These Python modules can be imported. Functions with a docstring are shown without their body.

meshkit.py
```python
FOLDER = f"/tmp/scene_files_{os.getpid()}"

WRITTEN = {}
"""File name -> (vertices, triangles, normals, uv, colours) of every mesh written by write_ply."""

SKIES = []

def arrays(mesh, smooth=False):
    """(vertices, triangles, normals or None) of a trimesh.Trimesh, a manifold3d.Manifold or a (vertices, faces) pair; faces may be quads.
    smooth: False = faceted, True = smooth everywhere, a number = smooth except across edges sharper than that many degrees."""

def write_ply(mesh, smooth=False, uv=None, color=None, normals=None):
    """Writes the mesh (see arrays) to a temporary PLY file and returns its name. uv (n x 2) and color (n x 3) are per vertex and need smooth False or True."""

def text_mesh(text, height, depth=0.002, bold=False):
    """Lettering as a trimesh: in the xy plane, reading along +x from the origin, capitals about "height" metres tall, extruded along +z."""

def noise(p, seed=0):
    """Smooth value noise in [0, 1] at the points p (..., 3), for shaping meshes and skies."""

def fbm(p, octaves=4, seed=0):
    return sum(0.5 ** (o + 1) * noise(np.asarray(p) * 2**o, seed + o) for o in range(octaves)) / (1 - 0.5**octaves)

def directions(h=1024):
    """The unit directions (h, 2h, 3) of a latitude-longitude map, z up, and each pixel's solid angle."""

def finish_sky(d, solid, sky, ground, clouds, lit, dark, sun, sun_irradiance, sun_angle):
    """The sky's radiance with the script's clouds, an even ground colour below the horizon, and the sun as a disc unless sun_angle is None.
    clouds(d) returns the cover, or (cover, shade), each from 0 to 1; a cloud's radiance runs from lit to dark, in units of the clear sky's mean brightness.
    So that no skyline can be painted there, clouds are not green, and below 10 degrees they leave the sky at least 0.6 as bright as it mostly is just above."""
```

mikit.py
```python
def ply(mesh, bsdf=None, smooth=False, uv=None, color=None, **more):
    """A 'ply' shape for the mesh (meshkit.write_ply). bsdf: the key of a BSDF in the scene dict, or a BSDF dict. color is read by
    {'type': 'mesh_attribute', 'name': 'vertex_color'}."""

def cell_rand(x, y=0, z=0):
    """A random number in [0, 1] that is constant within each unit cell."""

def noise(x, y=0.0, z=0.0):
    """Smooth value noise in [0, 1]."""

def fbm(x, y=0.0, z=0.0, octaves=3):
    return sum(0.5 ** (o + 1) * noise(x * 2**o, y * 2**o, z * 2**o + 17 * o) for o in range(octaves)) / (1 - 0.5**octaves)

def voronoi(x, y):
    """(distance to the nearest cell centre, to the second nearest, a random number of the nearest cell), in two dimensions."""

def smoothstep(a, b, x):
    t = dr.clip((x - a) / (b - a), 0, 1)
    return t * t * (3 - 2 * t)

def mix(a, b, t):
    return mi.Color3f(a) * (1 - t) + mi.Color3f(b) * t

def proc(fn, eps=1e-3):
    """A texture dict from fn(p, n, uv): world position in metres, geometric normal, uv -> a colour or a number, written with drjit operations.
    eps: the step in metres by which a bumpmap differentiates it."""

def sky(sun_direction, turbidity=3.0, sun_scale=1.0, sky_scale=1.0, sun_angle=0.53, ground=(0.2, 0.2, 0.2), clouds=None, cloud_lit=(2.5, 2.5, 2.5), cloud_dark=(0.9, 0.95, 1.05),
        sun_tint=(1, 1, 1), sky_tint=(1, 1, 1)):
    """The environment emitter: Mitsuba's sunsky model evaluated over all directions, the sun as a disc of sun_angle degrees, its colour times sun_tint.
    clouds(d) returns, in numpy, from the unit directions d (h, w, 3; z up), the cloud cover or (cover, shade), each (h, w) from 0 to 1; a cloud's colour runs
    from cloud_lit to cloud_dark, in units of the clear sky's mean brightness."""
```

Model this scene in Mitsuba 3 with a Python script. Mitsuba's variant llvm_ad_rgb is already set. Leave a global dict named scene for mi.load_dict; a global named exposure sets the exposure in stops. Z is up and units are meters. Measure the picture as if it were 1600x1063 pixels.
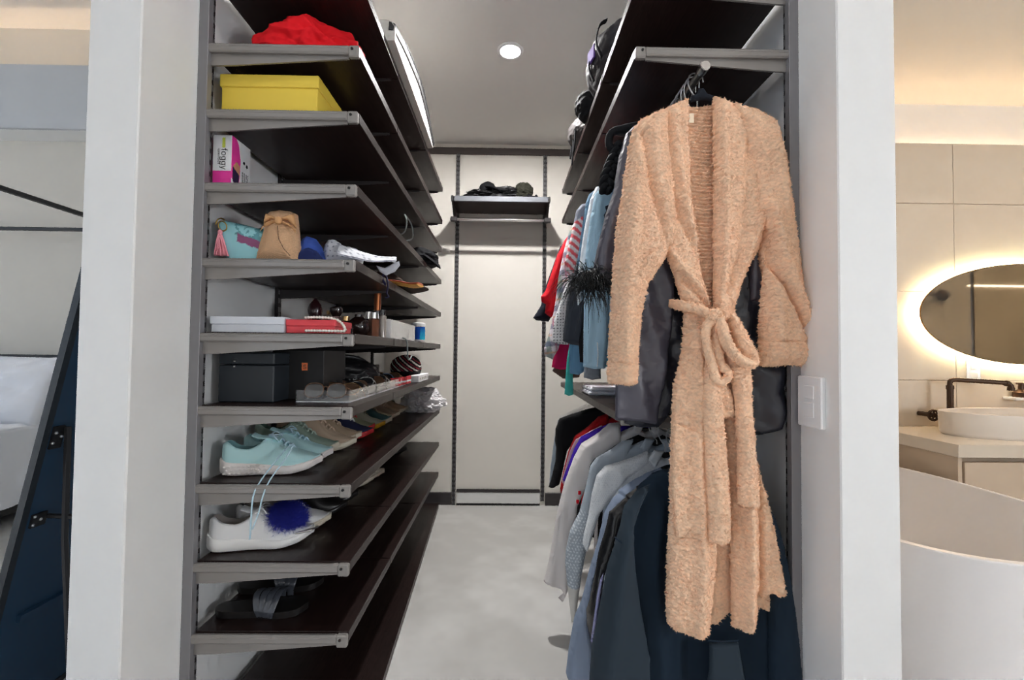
import math, random
import numpy as np, trimesh, mitsuba as mi, mikit, meshkit, drjit as dr
from scipy.spatial import Delaunay, cKDTree
import shapely, shapely.geometry as sg
from mikit import noise, fbm, smoothstep, mix
T = mi.ScalarTransform4f
scene, labels = {}, {}
# ---------------- camera, daylight, exposure ----------------
scene['camera'] = {'type': 'perspective', 'fov': 96.742, 'fov_axis': 'x', 'near_clip': 0.02, 'far_clip': 100.0,
    'to_world': T().look_at(origin=[0, 0, 1.045], target=[0.013755928, 0.999525333, 1.072565971], up=[-0.0111777, -0.0274131, 0.9995617])}
FILL_LAMPS = ((2.75, -0.60, 1.2, 0.24, 38.0), (0.25, -0.9, 1.25, 0.20, 4.0))      # unseen fill lamps added for light: x, y, z, radius, radiance
FILL_TONE = (0.96, 0.99, 1.02)
exposure = 0.04
scene['daylight'] = {'type': 'constant', 'sampling_weight': 3.0, 'radiance': {'type': 'rgb', 'value': [1.08, 1.26, 1.50]}}   # bright sky through the glazed front of the flat
scene['sun'] = {'type': 'directional', 'sampling_weight': 2.0, 'direction': [0.22, 0.62, -0.75], 'irradiance': {'type': 'rgb', 'value': [8.7, 8.7, 8.7]}}   # falls on the terrace and the hall floor behind the camera
WARM = (1.0, 0.70, 0.42)
LAMP = (1.0, 0.985, 0.96)
DOWNLIGHT = 1450.0
HALL_DOWNLIGHT = 190.0
BATH_FILL_DOWNLIGHT = (140.0, 850.0)
MIRROR_LED = 54.0
COVE_LED = 19.0
BEDROOM_COVE = 20.0
def glow(key, tone, power, weight=1.0):
    scene[key]['emitter'] = {'type': 'area', 'sampling_weight': weight, 'radiance': {'type': 'rgb', 'value': [power * c for c in tone]}}
# ---------------- helpers ----------------
def num(base):
    if base not in labels and base not in scene: return base
    k = 1
    while '%s_%03d' % (base, k) in labels or '%s_%03d' % (base, k) in scene: k += 1
    return '%s_%03d' % (base, k)
def thing(base, label, cat, group=None, kind=None):
    key = num(base); labels[key] = {'label': label, 'category': cat}
    if group: labels[key]['group'] = group
    if kind: labels[key]['kind'] = kind
    return key
def raw(key, mesh, mat, smooth=False, color=None, m=None):
    d = mesh if isinstance(mesh, dict) else mikit.ply(mesh, mat, smooth=smooth, color=color)
    d = dict(d)
    if m is not None: d['to_world'] = m
    scene[key] = d
    return key
def part(parent, base, mesh, mat=None, smooth=False, color=None, m=None, label=None):
    stem_, k = parent + '__' + base, 0
    key = stem_
    while key in scene or key in labels:
        k += 1; key = '%s_%03d' % (stem_, k)
    raw(key, mesh, mat, smooth, color, m)
    if label: labels[key] = {'label': label}
    return key
def solo(base, mesh, mat, label, cat, smooth=False, color=None, group=None, m=None, kind=None):
    key = thing(base, label, cat, group, kind)
    return raw(key, mesh, mat, smooth, color, m)
def struct(key, mesh, mat, smooth=False, label=None):
    raw(key, mesh, mat, smooth)
    labels[key] = {'kind': 'structure', 'label': label or key.replace('_', ' '), 'category': key.split('_')[0]}
    return key
cat_ = trimesh.util.concatenate
def box(x0, x1, y0, y1, z0, z1, c=0.0):
    a, b = np.array([min(x0, x1), min(y0, y1), min(z0, z1)], float), np.array([max(x0, x1), max(y0, y1), max(z0, z1)], float)
    if c <= 0:
        return trimesh.creation.box(bounds=[a, b])
    c = min(c, 0.45 * (b - a).min())
    pts = []
    for i in range(8):
        s = np.array([(i >> k) & 1 for k in range(3)])
        p = np.where(s, b, a)
        for k in range(3):
            q = p + np.where(s, -c, c); q[k] = p[k]; pts.append(q)
    return trimesh.Trimesh(np.array(pts)).convex_hull
def xf(mesh, t=(0, 0, 0), rz=0, rx=0, ry=0, s=None):
    m = mesh.copy(); M = np.eye(4)
    if s is not None: M[:3, :3] = np.diag(np.broadcast_to(s, 3))
    for ax, a in (((1, 0, 0), rx), ((0, 1, 0), ry), ((0, 0, 1), rz)):
        if a: M = trimesh.transformations.rotation_matrix(math.radians(a), ax) @ M
    M = trimesh.transformations.translation_matrix(t) @ M
    m.apply_transform(M); return m
def smooth_path(pts, n=8, closed=False):
    P = np.asarray(pts, float); out = []; N = len(P)
    for i in range(N if closed else N - 1):
        g = lambda k: P[k % N] if closed else P[min(max(k, 0), N - 1)]
        p0, p1, p2, p3 = g(i - 1), g(i), g(i + 1), g(i + 2)
        for t in np.arange(n) / n:
            out.append(0.5 * (2 * p1 + (p2 - p0) * t + (2 * p0 - 5 * p1 + 4 * p2 - p3) * t * t + (3 * p1 - p0 - 3 * p2 + p3) * t ** 3))
    if not closed: out.append(P[-1])
    return np.array(out)
def frames(P, closed=False, up=None):
    Tn = np.gradient(P, axis=0)
    if closed: Tn = np.roll(P, -1, 0) - np.roll(P, 1, 0)
    Tn /= np.maximum(np.linalg.norm(Tn, axis=1, keepdims=True), 1e-12)
    a = np.array(up if up is not None else ([0, 0, 1] if abs(Tn[0][2]) < 0.9 else [1, 0, 0]), float)
    N_ = []
    n = a - Tn[0] * (a @ Tn[0]); n /= np.linalg.norm(n)
    for t in Tn:
        if up is not None: n = a
        n = n - t * (n @ t); l = np.linalg.norm(n)
        n = n / l if l > 1e-6 else N_[-1]
        N_.append(n)
    N_ = np.array(N_); return Tn, N_, np.cross(Tn, N_)
def tube(path, r, k=8, closed=False, up=None, ry=None, cap=True):
    """swept ellipse: r along the frame normal, ry along the binormal; both may vary along the path"""
    P = np.asarray(path, float); n = len(P)
    _, N_, B_ = frames(P, closed, up)
    r = np.broadcast_to(r, n).astype(float); ry = r if ry is None else np.broadcast_to(ry, n).astype(float)
    a = np.arange(k) * 2 * np.pi / k
    V = P[:, None] + r[:, None, None] * np.cos(a)[None, :, None] * N_[:, None] + ry[:, None, None] * np.sin(a)[None, :, None] * B_[:, None]
    V = V.reshape(-1, 3); F = []
    for i in range(n if closed else n - 1):
        for j in range(k):
            p, q = i * k + j, i * k + (j + 1) % k; p2, q2 = ((i + 1) % n) * k + j, ((i + 1) % n) * k + (j + 1) % k
            F += [[p, q, q2], [p, q2, p2]]
    if cap and not closed:
        V = np.vstack([V, P[:1], P[-1:]]); c0, c1 = n * k, n * k + 1
        for j in range(k):
            F += [[c0, (j + 1) % k, j], [c1, (n - 1) * k + j, (n - 1) * k + (j + 1) % k]]
    return trimesh.Trimesh(V, np.array(F), process=False)
def lathe(prof, k=24, c=(0, 0, 0), sx=1.0, sy=1.0):
    prof = np.asarray(prof, float); a = np.arange(k) * 2 * np.pi / k; n = len(prof)
    V = np.stack([prof[:, None, 0] * np.cos(a) * sx + c[0], prof[:, None, 0] * np.sin(a) * sy + c[1], np.repeat(prof[:, 1:2], k, 1) + c[2]], -1).reshape(-1, 3); F = []
    for i in range(n - 1):
        for j in range(k):
            p, q = i * k + j, i * k + (j + 1) % k
            F += [[p, q, q + k], [p, q + k, p + k]]
    return trimesh.Trimesh(V, np.array(F), process=False)
def grid_faces(nu, nv, closed_v=False):
    i, j = np.meshgrid(np.arange(nu - 1), np.arange(nv if closed_v else nv - 1), indexing='ij')
    p = i * nv + j; q = i * nv + (j + 1) % nv
    return np.concatenate([np.stack([p, q, q + nv], -1).reshape(-1, 3), np.stack([p, q + nv, p + nv], -1).reshape(-1, 3)])
def slab(poly, z0, z1):
    """extrude a polygon [(x, y)] from z0 to z1"""
    g = poly if hasattr(poly, 'area') else sg.Polygon(poly)
    m = trimesh.creation.extrude_polygon(g.buffer(0), z1 - z0, engine='earcut'); m.apply_translation([0, 0, z0]); return m
def slab_y(poly, y0, y1):
    """extrude a polygon [(x, z)] along y"""
    m = slab(poly, 0, 1); v = m.vertices.copy()
    m.vertices = np.stack([v[:, 0], y0 + (y1 - y0) * v[:, 2], v[:, 1]], 1); m.fix_normals(); return m
def slab_x(poly, x0, x1):
    """extrude a polygon [(y, z)] along x"""
    m = slab(poly, 0, 1); v = m.vertices.copy()
    m.vertices = np.stack([x0 + (x1 - x0) * v[:, 2], v[:, 0], v[:, 1]], 1); m.fix_normals(); return m
def puff(poly, y, thick, res=0.006, edge=0.03, fold=None, back=0.5, rough=0.0, rf=400.0, seed=0, jag=0.0, power=0.5):
    """a cloth piece: outline [(x, z)] inflated about the plane y (front towards -y), closed, with folds and knit relief"""
    g = sg.Polygon(poly).buffer(0)
    if g.geom_type != 'Polygon': g = max(g.geoms, key=lambda t: t.area)
    rng = np.random.default_rng(seed)
    ring = np.array(g.exterior.segmentize(res).coords)[:-1]
    if jag: ring = ring + rng.normal(0, jag, ring.shape)
    x0, z0, x1, z1 = g.bounds
    X, Z = np.meshgrid(np.arange(x0, x1, res), np.arange(z0, z1, res * 0.9)); X[::2] += res / 2
    pts = np.stack([X.ravel(), Z.ravel()], 1) + rng.uniform(-0.25, 0.25, (X.size, 2)) * res
    inside = shapely.contains_xy(g, pts[:, 0], pts[:, 1]); pts = pts[inside]
    tree = cKDTree(ring); d, _ = tree.query(pts); pts, d = pts[d > 0.6 * res], d[d > 0.6 * res]
    A = np.vstack([ring, pts]); D = np.concatenate([np.zeros(len(ring)), d]); nb = len(ring)
    tri = Delaunay(A).simplices; c = A[tri].mean(1)
    tri = tri[shapely.contains_xy(sg.Polygon(ring).buffer(res * 0.05), c[:, 0], c[:, 1])]
    a, b, e = A[tri[:, 0]], A[tri[:, 1]], A[tri[:, 2]]
    area = (b[:, 0] - a[:, 0]) * (e[:, 1] - a[:, 1]) - (b[:, 1] - a[:, 1]) * (e[:, 0] - a[:, 0])
    tri = np.where((area > 0)[:, None], tri, tri[:, ::-1])
    t = np.clip(D / edge, 0, 1); h = thick * (1 - (1 - t) ** 2) ** power
    off = fold(A[:, 0], A[:, 1]) if fold is not None else 0.0
    yy = y - h + off
    if rough: yy = yy - rough * (meshkit.noise(np.stack([A[:, 0] * rf, A[:, 1] * rf, A[:, 0] * 0], 1), seed) - 0.3) * np.clip(t * 3, 0.2, 1)
    front = np.stack([A[:, 0], yy, A[:, 1]], 1)
    bk = np.stack([A[nb:, 0], y + h[nb:] * back + (off[nb:] if np.ndim(off) else off), A[nb:, 1]], 1)
    V = np.vstack([front, bk]); m = len(A) - nb
    tb = np.where(tri < nb, tri, tri + m)
    return trimesh.Trimesh(V, np.vstack([tri, tb[:, ::-1]]), process=False)
def up_(m):                       # a puffed piece made in (x, z) lies down: z -> y, -y -> z
    v = m.vertices.copy(); m = trimesh.Trimesh(np.stack([v[:, 0], v[:, 2], -v[:, 1]], 1), m.faces, process=False); return m
def lump(m, amp, f, seed=0, normal=True):
    n = m.vertex_normals if normal else np.array([[0, 0, 1.0]])
    m = m.copy(); m.vertices = m.vertices + n * (amp * (meshkit.fbm(m.vertices * f, 3, seed) - 0.5))[:, None]; return m
rgb = lambda r, g, b: tuple(((c / 255) / 12.92 if c <= 10 else ((c / 255 + 0.055) / 1.055) ** 2.4) for c in (r, g, b))
def mat(key, color, rough=0.6, metal=0.0, spec=0.5, two=True, bump=None, **kw):
    c = color if isinstance(color, dict) else {'type': 'rgb', 'value': list(color)}
    b = {'type': 'principled', 'base_color': c, 'roughness': rough, 'metallic': metal, 'specular': spec, **kw}
    if bump: b = {'type': 'bumpmap', 'arbitrary': bump[0], 'scale': bump[1], 'nested': b}
    scene['mat_' + key] = {'type': 'twosided', 'bsdf': b} if two else b
    return 'mat_' + key
def fabric(key, color, rough=0.85, sheen=0.3, spec=0.2):
    return mat(key, color, rough, 0.0, spec, sheen=sheen)
VC = {'type': 'mesh_attribute', 'name': 'vertex_color'}
# ---------------- materials ----------------
wall_paint = mat('wall_paint', rgb(225, 225, 224), 0.55, spec=0.3)
closet_paint = mat('closet_paint', rgb(230, 225, 217), 0.6, spec=0.3)
ceil_paint = mat('ceiling_paint', rgb(224, 221, 217), 0.8, spec=0.2)
beige_paint = mat('beige_paint', rgb(206, 201, 192), 0.7, spec=0.2)
def concrete(p, n, uv):
    a = fbm(p.x * 2.1 + 3, p.y * 2.1, 0.0, 4); b = fbm(p.x * 9, p.y * 9, 4.0, 3)
    return mix(rgb(186, 184, 181), rgb(216, 215, 213), smoothstep(0.3, 0.7, a * 0.75 + b * 0.25))
floor_m = mat('microcement', mikit.proc(concrete), 0.38, spec=0.4)
def wenge(p, n, uv):
    g = noise(p.x * 900, p.y * 60, p.z * 900) * 0.6 + fbm(p.x * 120, p.y * 6, p.z * 120, 2) * 0.4
    return mix(rgb(12, 7, 7), rgb(39, 23, 21), g)
wenge_m = mat('wenge', mikit.proc(wenge), 0.38, spec=0.35)
platinum = mat('platinum_metal', rgb(142, 138, 135), 0.42, 0.55)
darkmetal = mat('dark_metal', rgb(58, 55, 56), 0.45, 0.4)
black_m = mat('black_gap', rgb(14, 14, 15), 0.7)
trim_m = mat('trim_grey', rgb(122, 121, 124), 0.45, 0.3)
chrome = mat('chrome', rgb(225, 222, 220), 0.12, 1.0)
steelwire = mat('steel_wire', rgb(222, 222, 224), 0.34, 0.7)
blackmatte = mat('matte_black', rgb(24, 24, 26), 0.5)
blackplastic = mat('black_plastic', rgb(20, 21, 24), 0.35)
white_plastic = mat('white_plastic', rgb(238, 238, 238), 0.3)
# ---------------- the setting ----------------
WL, WR, YB, ZC = -0.832, 0.79, 3.15, 2.50
JL, JR = 1.022, 1.066            # where the two stub walls end, facing the camera
struct('floor', box(-6.2, 5.8, -3.0, 3.9, -0.1, 0), floor_m, label='pale grey microcement floor')
struct('terrace_ground', box(-9, 9, -12, -3.0, -0.15, -0.02), mat('terrace', rgb(170, 168, 164), 0.8), label='pale paved terrace outside the glazed front')
struct('wall_left', box(WL - 0.118, WL, JL, 3.9, 0, 3.7, 0.003), wall_paint, label='white stub wall between closet and bedroom')
struct('wall_right', box(WR, WR + 0.142, JR, 3.3, 0, 2.6, 0.003), wall_paint, label='white stub wall between closet and bathroom')
struct('wall_back', box(WL, WR, YB, YB + 0.12, 0, ZC + 0.1), closet_paint, label='off-white back wall of the closet')
struct('ceiling', box(WL, WR, JR, YB, ZC, ZC + 0.1), ceil_paint, label='pale grey closet ceiling')
struct('ceiling_hall', cat_([box(WL - 0.118, 5.8, -3.1, 0.3, 2.62, 2.72), box(WL - 0.118, WR + 0.142, 0.3, JR, 2.62, 2.72), box(WL, WR, JR - 0.06, JR, 2.5, 2.64)]), ceil_paint, label='plain hall ceiling')
struct('ceiling_bedroom', box(-6.2, WL - 0.118, -3.0, 3.9, 3.62, 3.72), ceil_paint, label='high pale bedroom ceiling')
struct('wall_bedroom', box(-6.2, WL - 0.118, 3.66, 3.9, 0, 3.62), beige_paint, label='beige back wall of the bedroom')
struct('wall_bedroom_side', cat_([box(-6.3, -6.2, -3.0, 3.9, 0, 0.35), box(-6.3, -6.2, 2.6, 3.9, 0.35, 3.62), box(-6.3, -6.2, -3.0, 2.6, 3.2, 3.62)]), wall_paint, label='white side wall of the bedroom with its long window')
struct('window_7', cat_([box(-6.27, -6.22, y - 0.03, y + 0.03, 0.35, 3.2) for y in (-2.97, -1.1, 0.75, 2.57)]), darkmetal, label='dark frame of the bedroom side window')
struct('ground_outside', box(-14, -6.3, -12, 6, -0.2, -0.05), 'mat_terrace', label='pale paving outside the bedroom window')
struct('wall_above_hall', box(WL - 0.118, WL, -3.0, JL, 2.62, 3.62), wall_paint, label='white bulkhead above the hall edge')
# fascia that hides the bedroom's cove light
struct('trim_1', box(-6.2, WL - 0.118, 3.44, 3.47, 2.70, 3.19, 0.002), mat('fascia', rgb(186, 189, 193), 0.5), label='pale grey fascia board across the bedroom wall')
struct('trim_2', box(-6.2, WL - 0.118, 3.47, 3.66, 2.70, 2.73), wall_paint, label='ledge behind the fascia board')
k = thing('light_strip', 'warm hidden light strip behind the bedroom fascia board', 'light strip')
part(k, 'diffuser', box(-6.1, WL - 0.15, 3.50, 3.53, 2.735, 2.75)); glow(k + '__diffuser', WARM, BEDROOM_COVE, 0.5)
# glazed front behind the camera: frame members only
for i, x in enumerate(np.linspace(-6.15, -2.95, 4)):
    struct('window_%d' % (i + 1), box(x - 0.03, x + 0.03, -3.05, -2.97, 0, 3.62), darkmetal, label='dark mullion of the glazed front')
struct('wall_hall_front', box(-2.9, 5.4, -3.1, -3.0, 0, 3.62), wall_paint, label='white hall wall behind the viewer, added to cut the daylight')  # unseen wall added to keep front daylight off the stub wall ends
# back wall details
struct('baseboard_back', box(-0.325, 0.245, YB - 0.012, YB, 0.012, 0.088, 0.002), wall_paint, label='pale baseboard between the wall tracks')
struct('trim_3', box(-0.325, 0.245, YB - 0.016, YB, 0.09, 0.108), darkmetal, label='dark strip painted as the shadow gap above the pale baseboard')  # dark colour stands for the shade in the gap
struct('trim_4', box(-0.325, 0.245, YB - 0.014, YB, 0.0, 0.012), black_m, label='dark joint under the pale baseboard')
struct('baseboard_left', box(WL, -0.36, YB - 0.012, YB, 0.0, 0.085, 0.002), mat('dark_base', rgb(52, 48, 50), 0.35), label='dark baseboard on the back wall, left of the tracks')
struct('baseboard_right', box(0.28, WR, YB - 0.012, YB, 0.0, 0.085, 0.002), 'mat_dark_base', label='dark baseboard on the back wall, right of the tracks')
# closet downlight
def downlight(x, y, z, power, label, tone=LAMP, weight=1.0):
    k = thing('ceiling_downlight', label, 'light')
    part(k, 'trim_ring', lathe([(0.046, -0.002), (0.05, -0.006), (0.06, -0.006), (0.064, -0.001), (0.064, 0.0)], 40, (x, y, z)), white_plastic, 40)
    v = trimesh.creation.cylinder(0.046, 0.004, sections=40); v.apply_translation([x, y, z - 0.002])
    part(k, 'lens', v); glow(k + '__lens', tone, power, weight)
downlight(0.006, 2.155, ZC, DOWNLIGHT, 'round recessed downlight glowing in the closet ceiling', weight=5.0)
downlight(0.02, 0.55, 2.62, HALL_DOWNLIGHT, 'round recessed downlight in the hall ceiling before the closet')
for (x, y, z, r, p), lb in zip(FILL_LAMPS, ('added fill light globe on a pole, out of view to the right of the closet', 'added fill light globe on a pole, out of view behind the viewer')):
    k = thing('fill_lamp', lb, 'lamp')  # added fill light out of view, shaped as a globe lamp
    part(k, 'globe', trimesh.creation.icosphere(3, r).apply_translation([x, y, z]), None, True); glow(k + '__globe', FILL_TONE, p, 1.5)
    part(k, 'pole', tube([(x, y, 0.02), (x, y, z - r)], 0.012, 10), blackmatte, 40)
    part(k, 'base', lathe([(0, 0), (0.14, 0.0), (0.14, 0.02), (0, 0.022)], 32, (x, y, 0)), blackmatte, 40)
# ---------------- wall tracks and shelves ----------------
Y0, YJ, YE = 1.222, (1.655, 2.245), 2.835          # first bracket, shelf joints, far end
def slotted(key_parent, base, x, y, z0, z1, face):
    """slotted wall track; face: the direction it looks in"""
    n = int((z1 - z0) / 0.032); m = []; sl = []
    w, dpt = 0.024, 0.012
    if face == 'x+': body = box(x, x + dpt, y - w / 2, y + w / 2, z0, z1); S = lambda z, o: box(x + dpt, x + dpt + 0.0015, y + o - 0.003, y + o + 0.003, z, z + 0.018)
    elif face == 'x-': body = box(x - dpt, x, y - w / 2, y + w / 2, z0, z1); S = lambda z, o: box(x - dpt - 0.0015, x - dpt, y + o - 0.003, y + o + 0.003, z, z + 0.018)
    else: body = box(x - w / 2, x + w / 2, y - dpt, y, z0, z1); S = lambda z, o: box(x + o - 0.003, x + o + 0.003, y - dpt - 0.0015, y - dpt, z, z + 0.018)
    for i in range(n):
        for o in (-0.006, 0.006): sl.append(S(z0 + 0.01 + i * 0.032, o))
    return body, cat_(sl)
slot_m = mat('slot', rgb(120, 120, 122), 0.4, 0.5)
track_m = mat('track', rgb(44, 41, 43), 0.45, 0.3)
lab = {0: 'first', 1: 'second', 2: 'third', 3: 'far'}
def track(x, y, z0, z1, face, label):
    k = thing('wall_track', label, 'wall track'); b, s = slotted(k, '', x, y, z0, z1, face)
    part(k, 'channel', b, track_m); part(k, 'slot_rows', s, slot_m)
    return k
for i, y in enumerate((Y0 + 0.022, YJ[0], YJ[1], YE)):
    track(WL, y, 0.02, 2.45, 'x+', 'dark slotted wall track on the left closet wall, ' + ('nearest the bedroom stub wall', 'second from the entrance', 'third from the entrance', 'nearest the back wall')[i])
    track(WR, y, 0.02, 2.45, 'x-', 'dark slotted wall track on the right closet wall, ' + ('nearest the light switch', 'second from the entrance', 'third from the entrance', 'nearest the back wall')[i])
track(-0.345, YB, 0.0, 2.45, 'y-', 'dark slotted wall track on the back wall, left one below the shelf')
track(0.262, YB, 0.03, 2.45, 'y-', 'dark slotted wall track on the back wall, right one below the shelf')
solo('top_track', box(WL, WR, YB - 0.016, YB, 2.425, 2.47, 0.002), mat('top_track', rgb(72, 64, 63), 0.45, 0.3), 'long dark horizontal hang track across the top of the back wall', 'hang track')
for s, x, lb in ((1, WL, 'left'), (-1, WR, 'right')):
    solo('edge_trim', box(x, x + s * 0.026, Y0 - 0.014, Y0 + 0.006, 0.0, 2.5, 0.001), trim_m,
         'grey vertical edge trim at the front of the closet beside the ' + ('bedroom stub wall' if s > 0 else 'light switch'), 'trim')
def bracket(s, xw, xf_, y, zt, t=0.006):
    """tapered arm under a shelf, cover bar above it; s=+1: fixed on the left wall"""
    zb = zt - 0.024
    prof = [(xw, zb - 0.035), (xw, zb), (xf_ - s * 0.030, zb), (xf_ - s * 0.030, zb - 0.009), (xf_ - s * 0.05, zb - 0.0105), (xw + s * 0.06, zb - 0.033)]
    return slab_y(prof, y, y + t)
SH = 0.027
def shelf(side, z, label, ys=(Y0,) + YJ + (YE,), base='shelf', dz=0.0):
    s = 1 if side == 'l' else -1
    xw = (WL + 0.014) if s > 0 else (WR - 0.016); xe = -0.405 if s > 0 else 0.345
    k = thing(base, label, 'shelf')
    for a, b in zip(ys[:-1], ys[1:]):
        part(k, 'board', box(xw + s * 0.012, xe, a + 0.004, b - 0.002, z - SH, z, 0.0012), wenge_m)
    for y in ys:
        yy = y if y == ys[0] else y - 0.003
        part(k, 'bracket', bracket(s, xw, xe, yy, z), platinum if y == ys[0] else darkmetal)
    y = ys[0]
    part(k, 'cover_bar', cat_([box(xw, xe - s * 0.026, y - 0.012, y + 0.003, z - 0.026, z - 0.002, 0.004), box(xw, xe - s * 0.03, y - 0.013, y, z - 0.013, z - 0.006, 0.002)]), platinum)
    c = part(k, 'end_cap', box(xe - s * 0.028, xe, y - 0.012, y + 0.004, z - 0.034, z - 0.002, 0.003), platinum)
    part(k, 'end_cap__screw' if False else 'screw', trimesh.creation.cylinder(0.0035, 0.004, sections=10, transform=trimesh.transformations.translation_matrix([xe - s * 0.018, y - 0.0125, z - 0.013]) @ trimesh.transformations.rotation_matrix(np.pi / 2, [1, 0, 0])), black_m)
    return k
LZ = [2.075, 1.872, 1.692, 1.493, 1.290, 1.091, 0.897, 0.692, 0.488, 0.305]
names = ['topmost shelf on the left wall, white suitcase on it', 'left-hand shelf holding the red cloth', 'left-hand shelf holding the yellow box', 'left-hand shelf holding the pink and white carton',
    'left-hand shelf holding the straw visor and the caps', 'left-hand shelf holding the red box and the perfume bottles', 'left-hand shelf holding the black boxes and the sunglasses', 'left-hand shelf holding the mint sneakers and the long row of shoes',
    'left-hand shelf holding the white sneaker with the blue pompom', 'left-hand shelf holding the black slides, lowest but one']
for z, n in zip(LZ, names): shelf('l', z, 'dark wenge ' + n)
solo('bottom_board', slab([(-0.80, 1.235), (-0.36, 1.235), (-0.436, 3.08), (-0.80, 3.08)], 0.0, 0.03), wenge_m, 'dark wenge board lying on the floor under the left shelves', 'board')
shelf('r', 2.075, 'dark wenge topmost shelf on the right wall, black bags on it')
R1 = shelf('r', 1.885, 'dark wenge shelf on the right wall above the upper clothes rail')
R2 = shelf('r', 0.865, 'dark wenge shelf on the right wall between the two clothes rails', ys=(1.36,) + YJ + (YE,))
def rod(y0, y1, z, label, zt):
    k = thing('clothes_rail', label, 'clothes rail'); x = 0.533
    c = lambda r, a, b: trimesh.creation.cylinder(r, b - a, sections=24, transform=trimesh.transformations.translation_matrix([x, (a + b) / 2, z]) @ trimesh.transformations.rotation_matrix(np.pi / 2, [1, 0, 0]))
    part(k, 'tube', c(0.0115, y0, y1), mat('rail', rgb(150, 146, 140), 0.3, 1.0) if 'mat_rail' not in scene else 'mat_rail', 40)
    part(k, 'end_cap', cat_([c(0.0132, y0 - 0.008, y0 + 0.02), c(0.012, y0 - 0.010, y0 - 0.008)]), chrome, 40)
    for y in (y0 + 0.006,) + YJ + (y1 - 0.01,):
        part(k, 'holder', box(x - 0.008, x + 0.008, y - 0.003, y + 0.003, z + 0.009, zt, 0.001), chrome)
    return k
rod(1.212, YE, 1.828, 'chrome upper clothes rail under the right shelf, tan robe hanging on it', 1.846)
rod(1.262, YE, 0.80, 'chrome lower clothes rail on the right, navy jacket hanging on it', 0.826)
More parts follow.
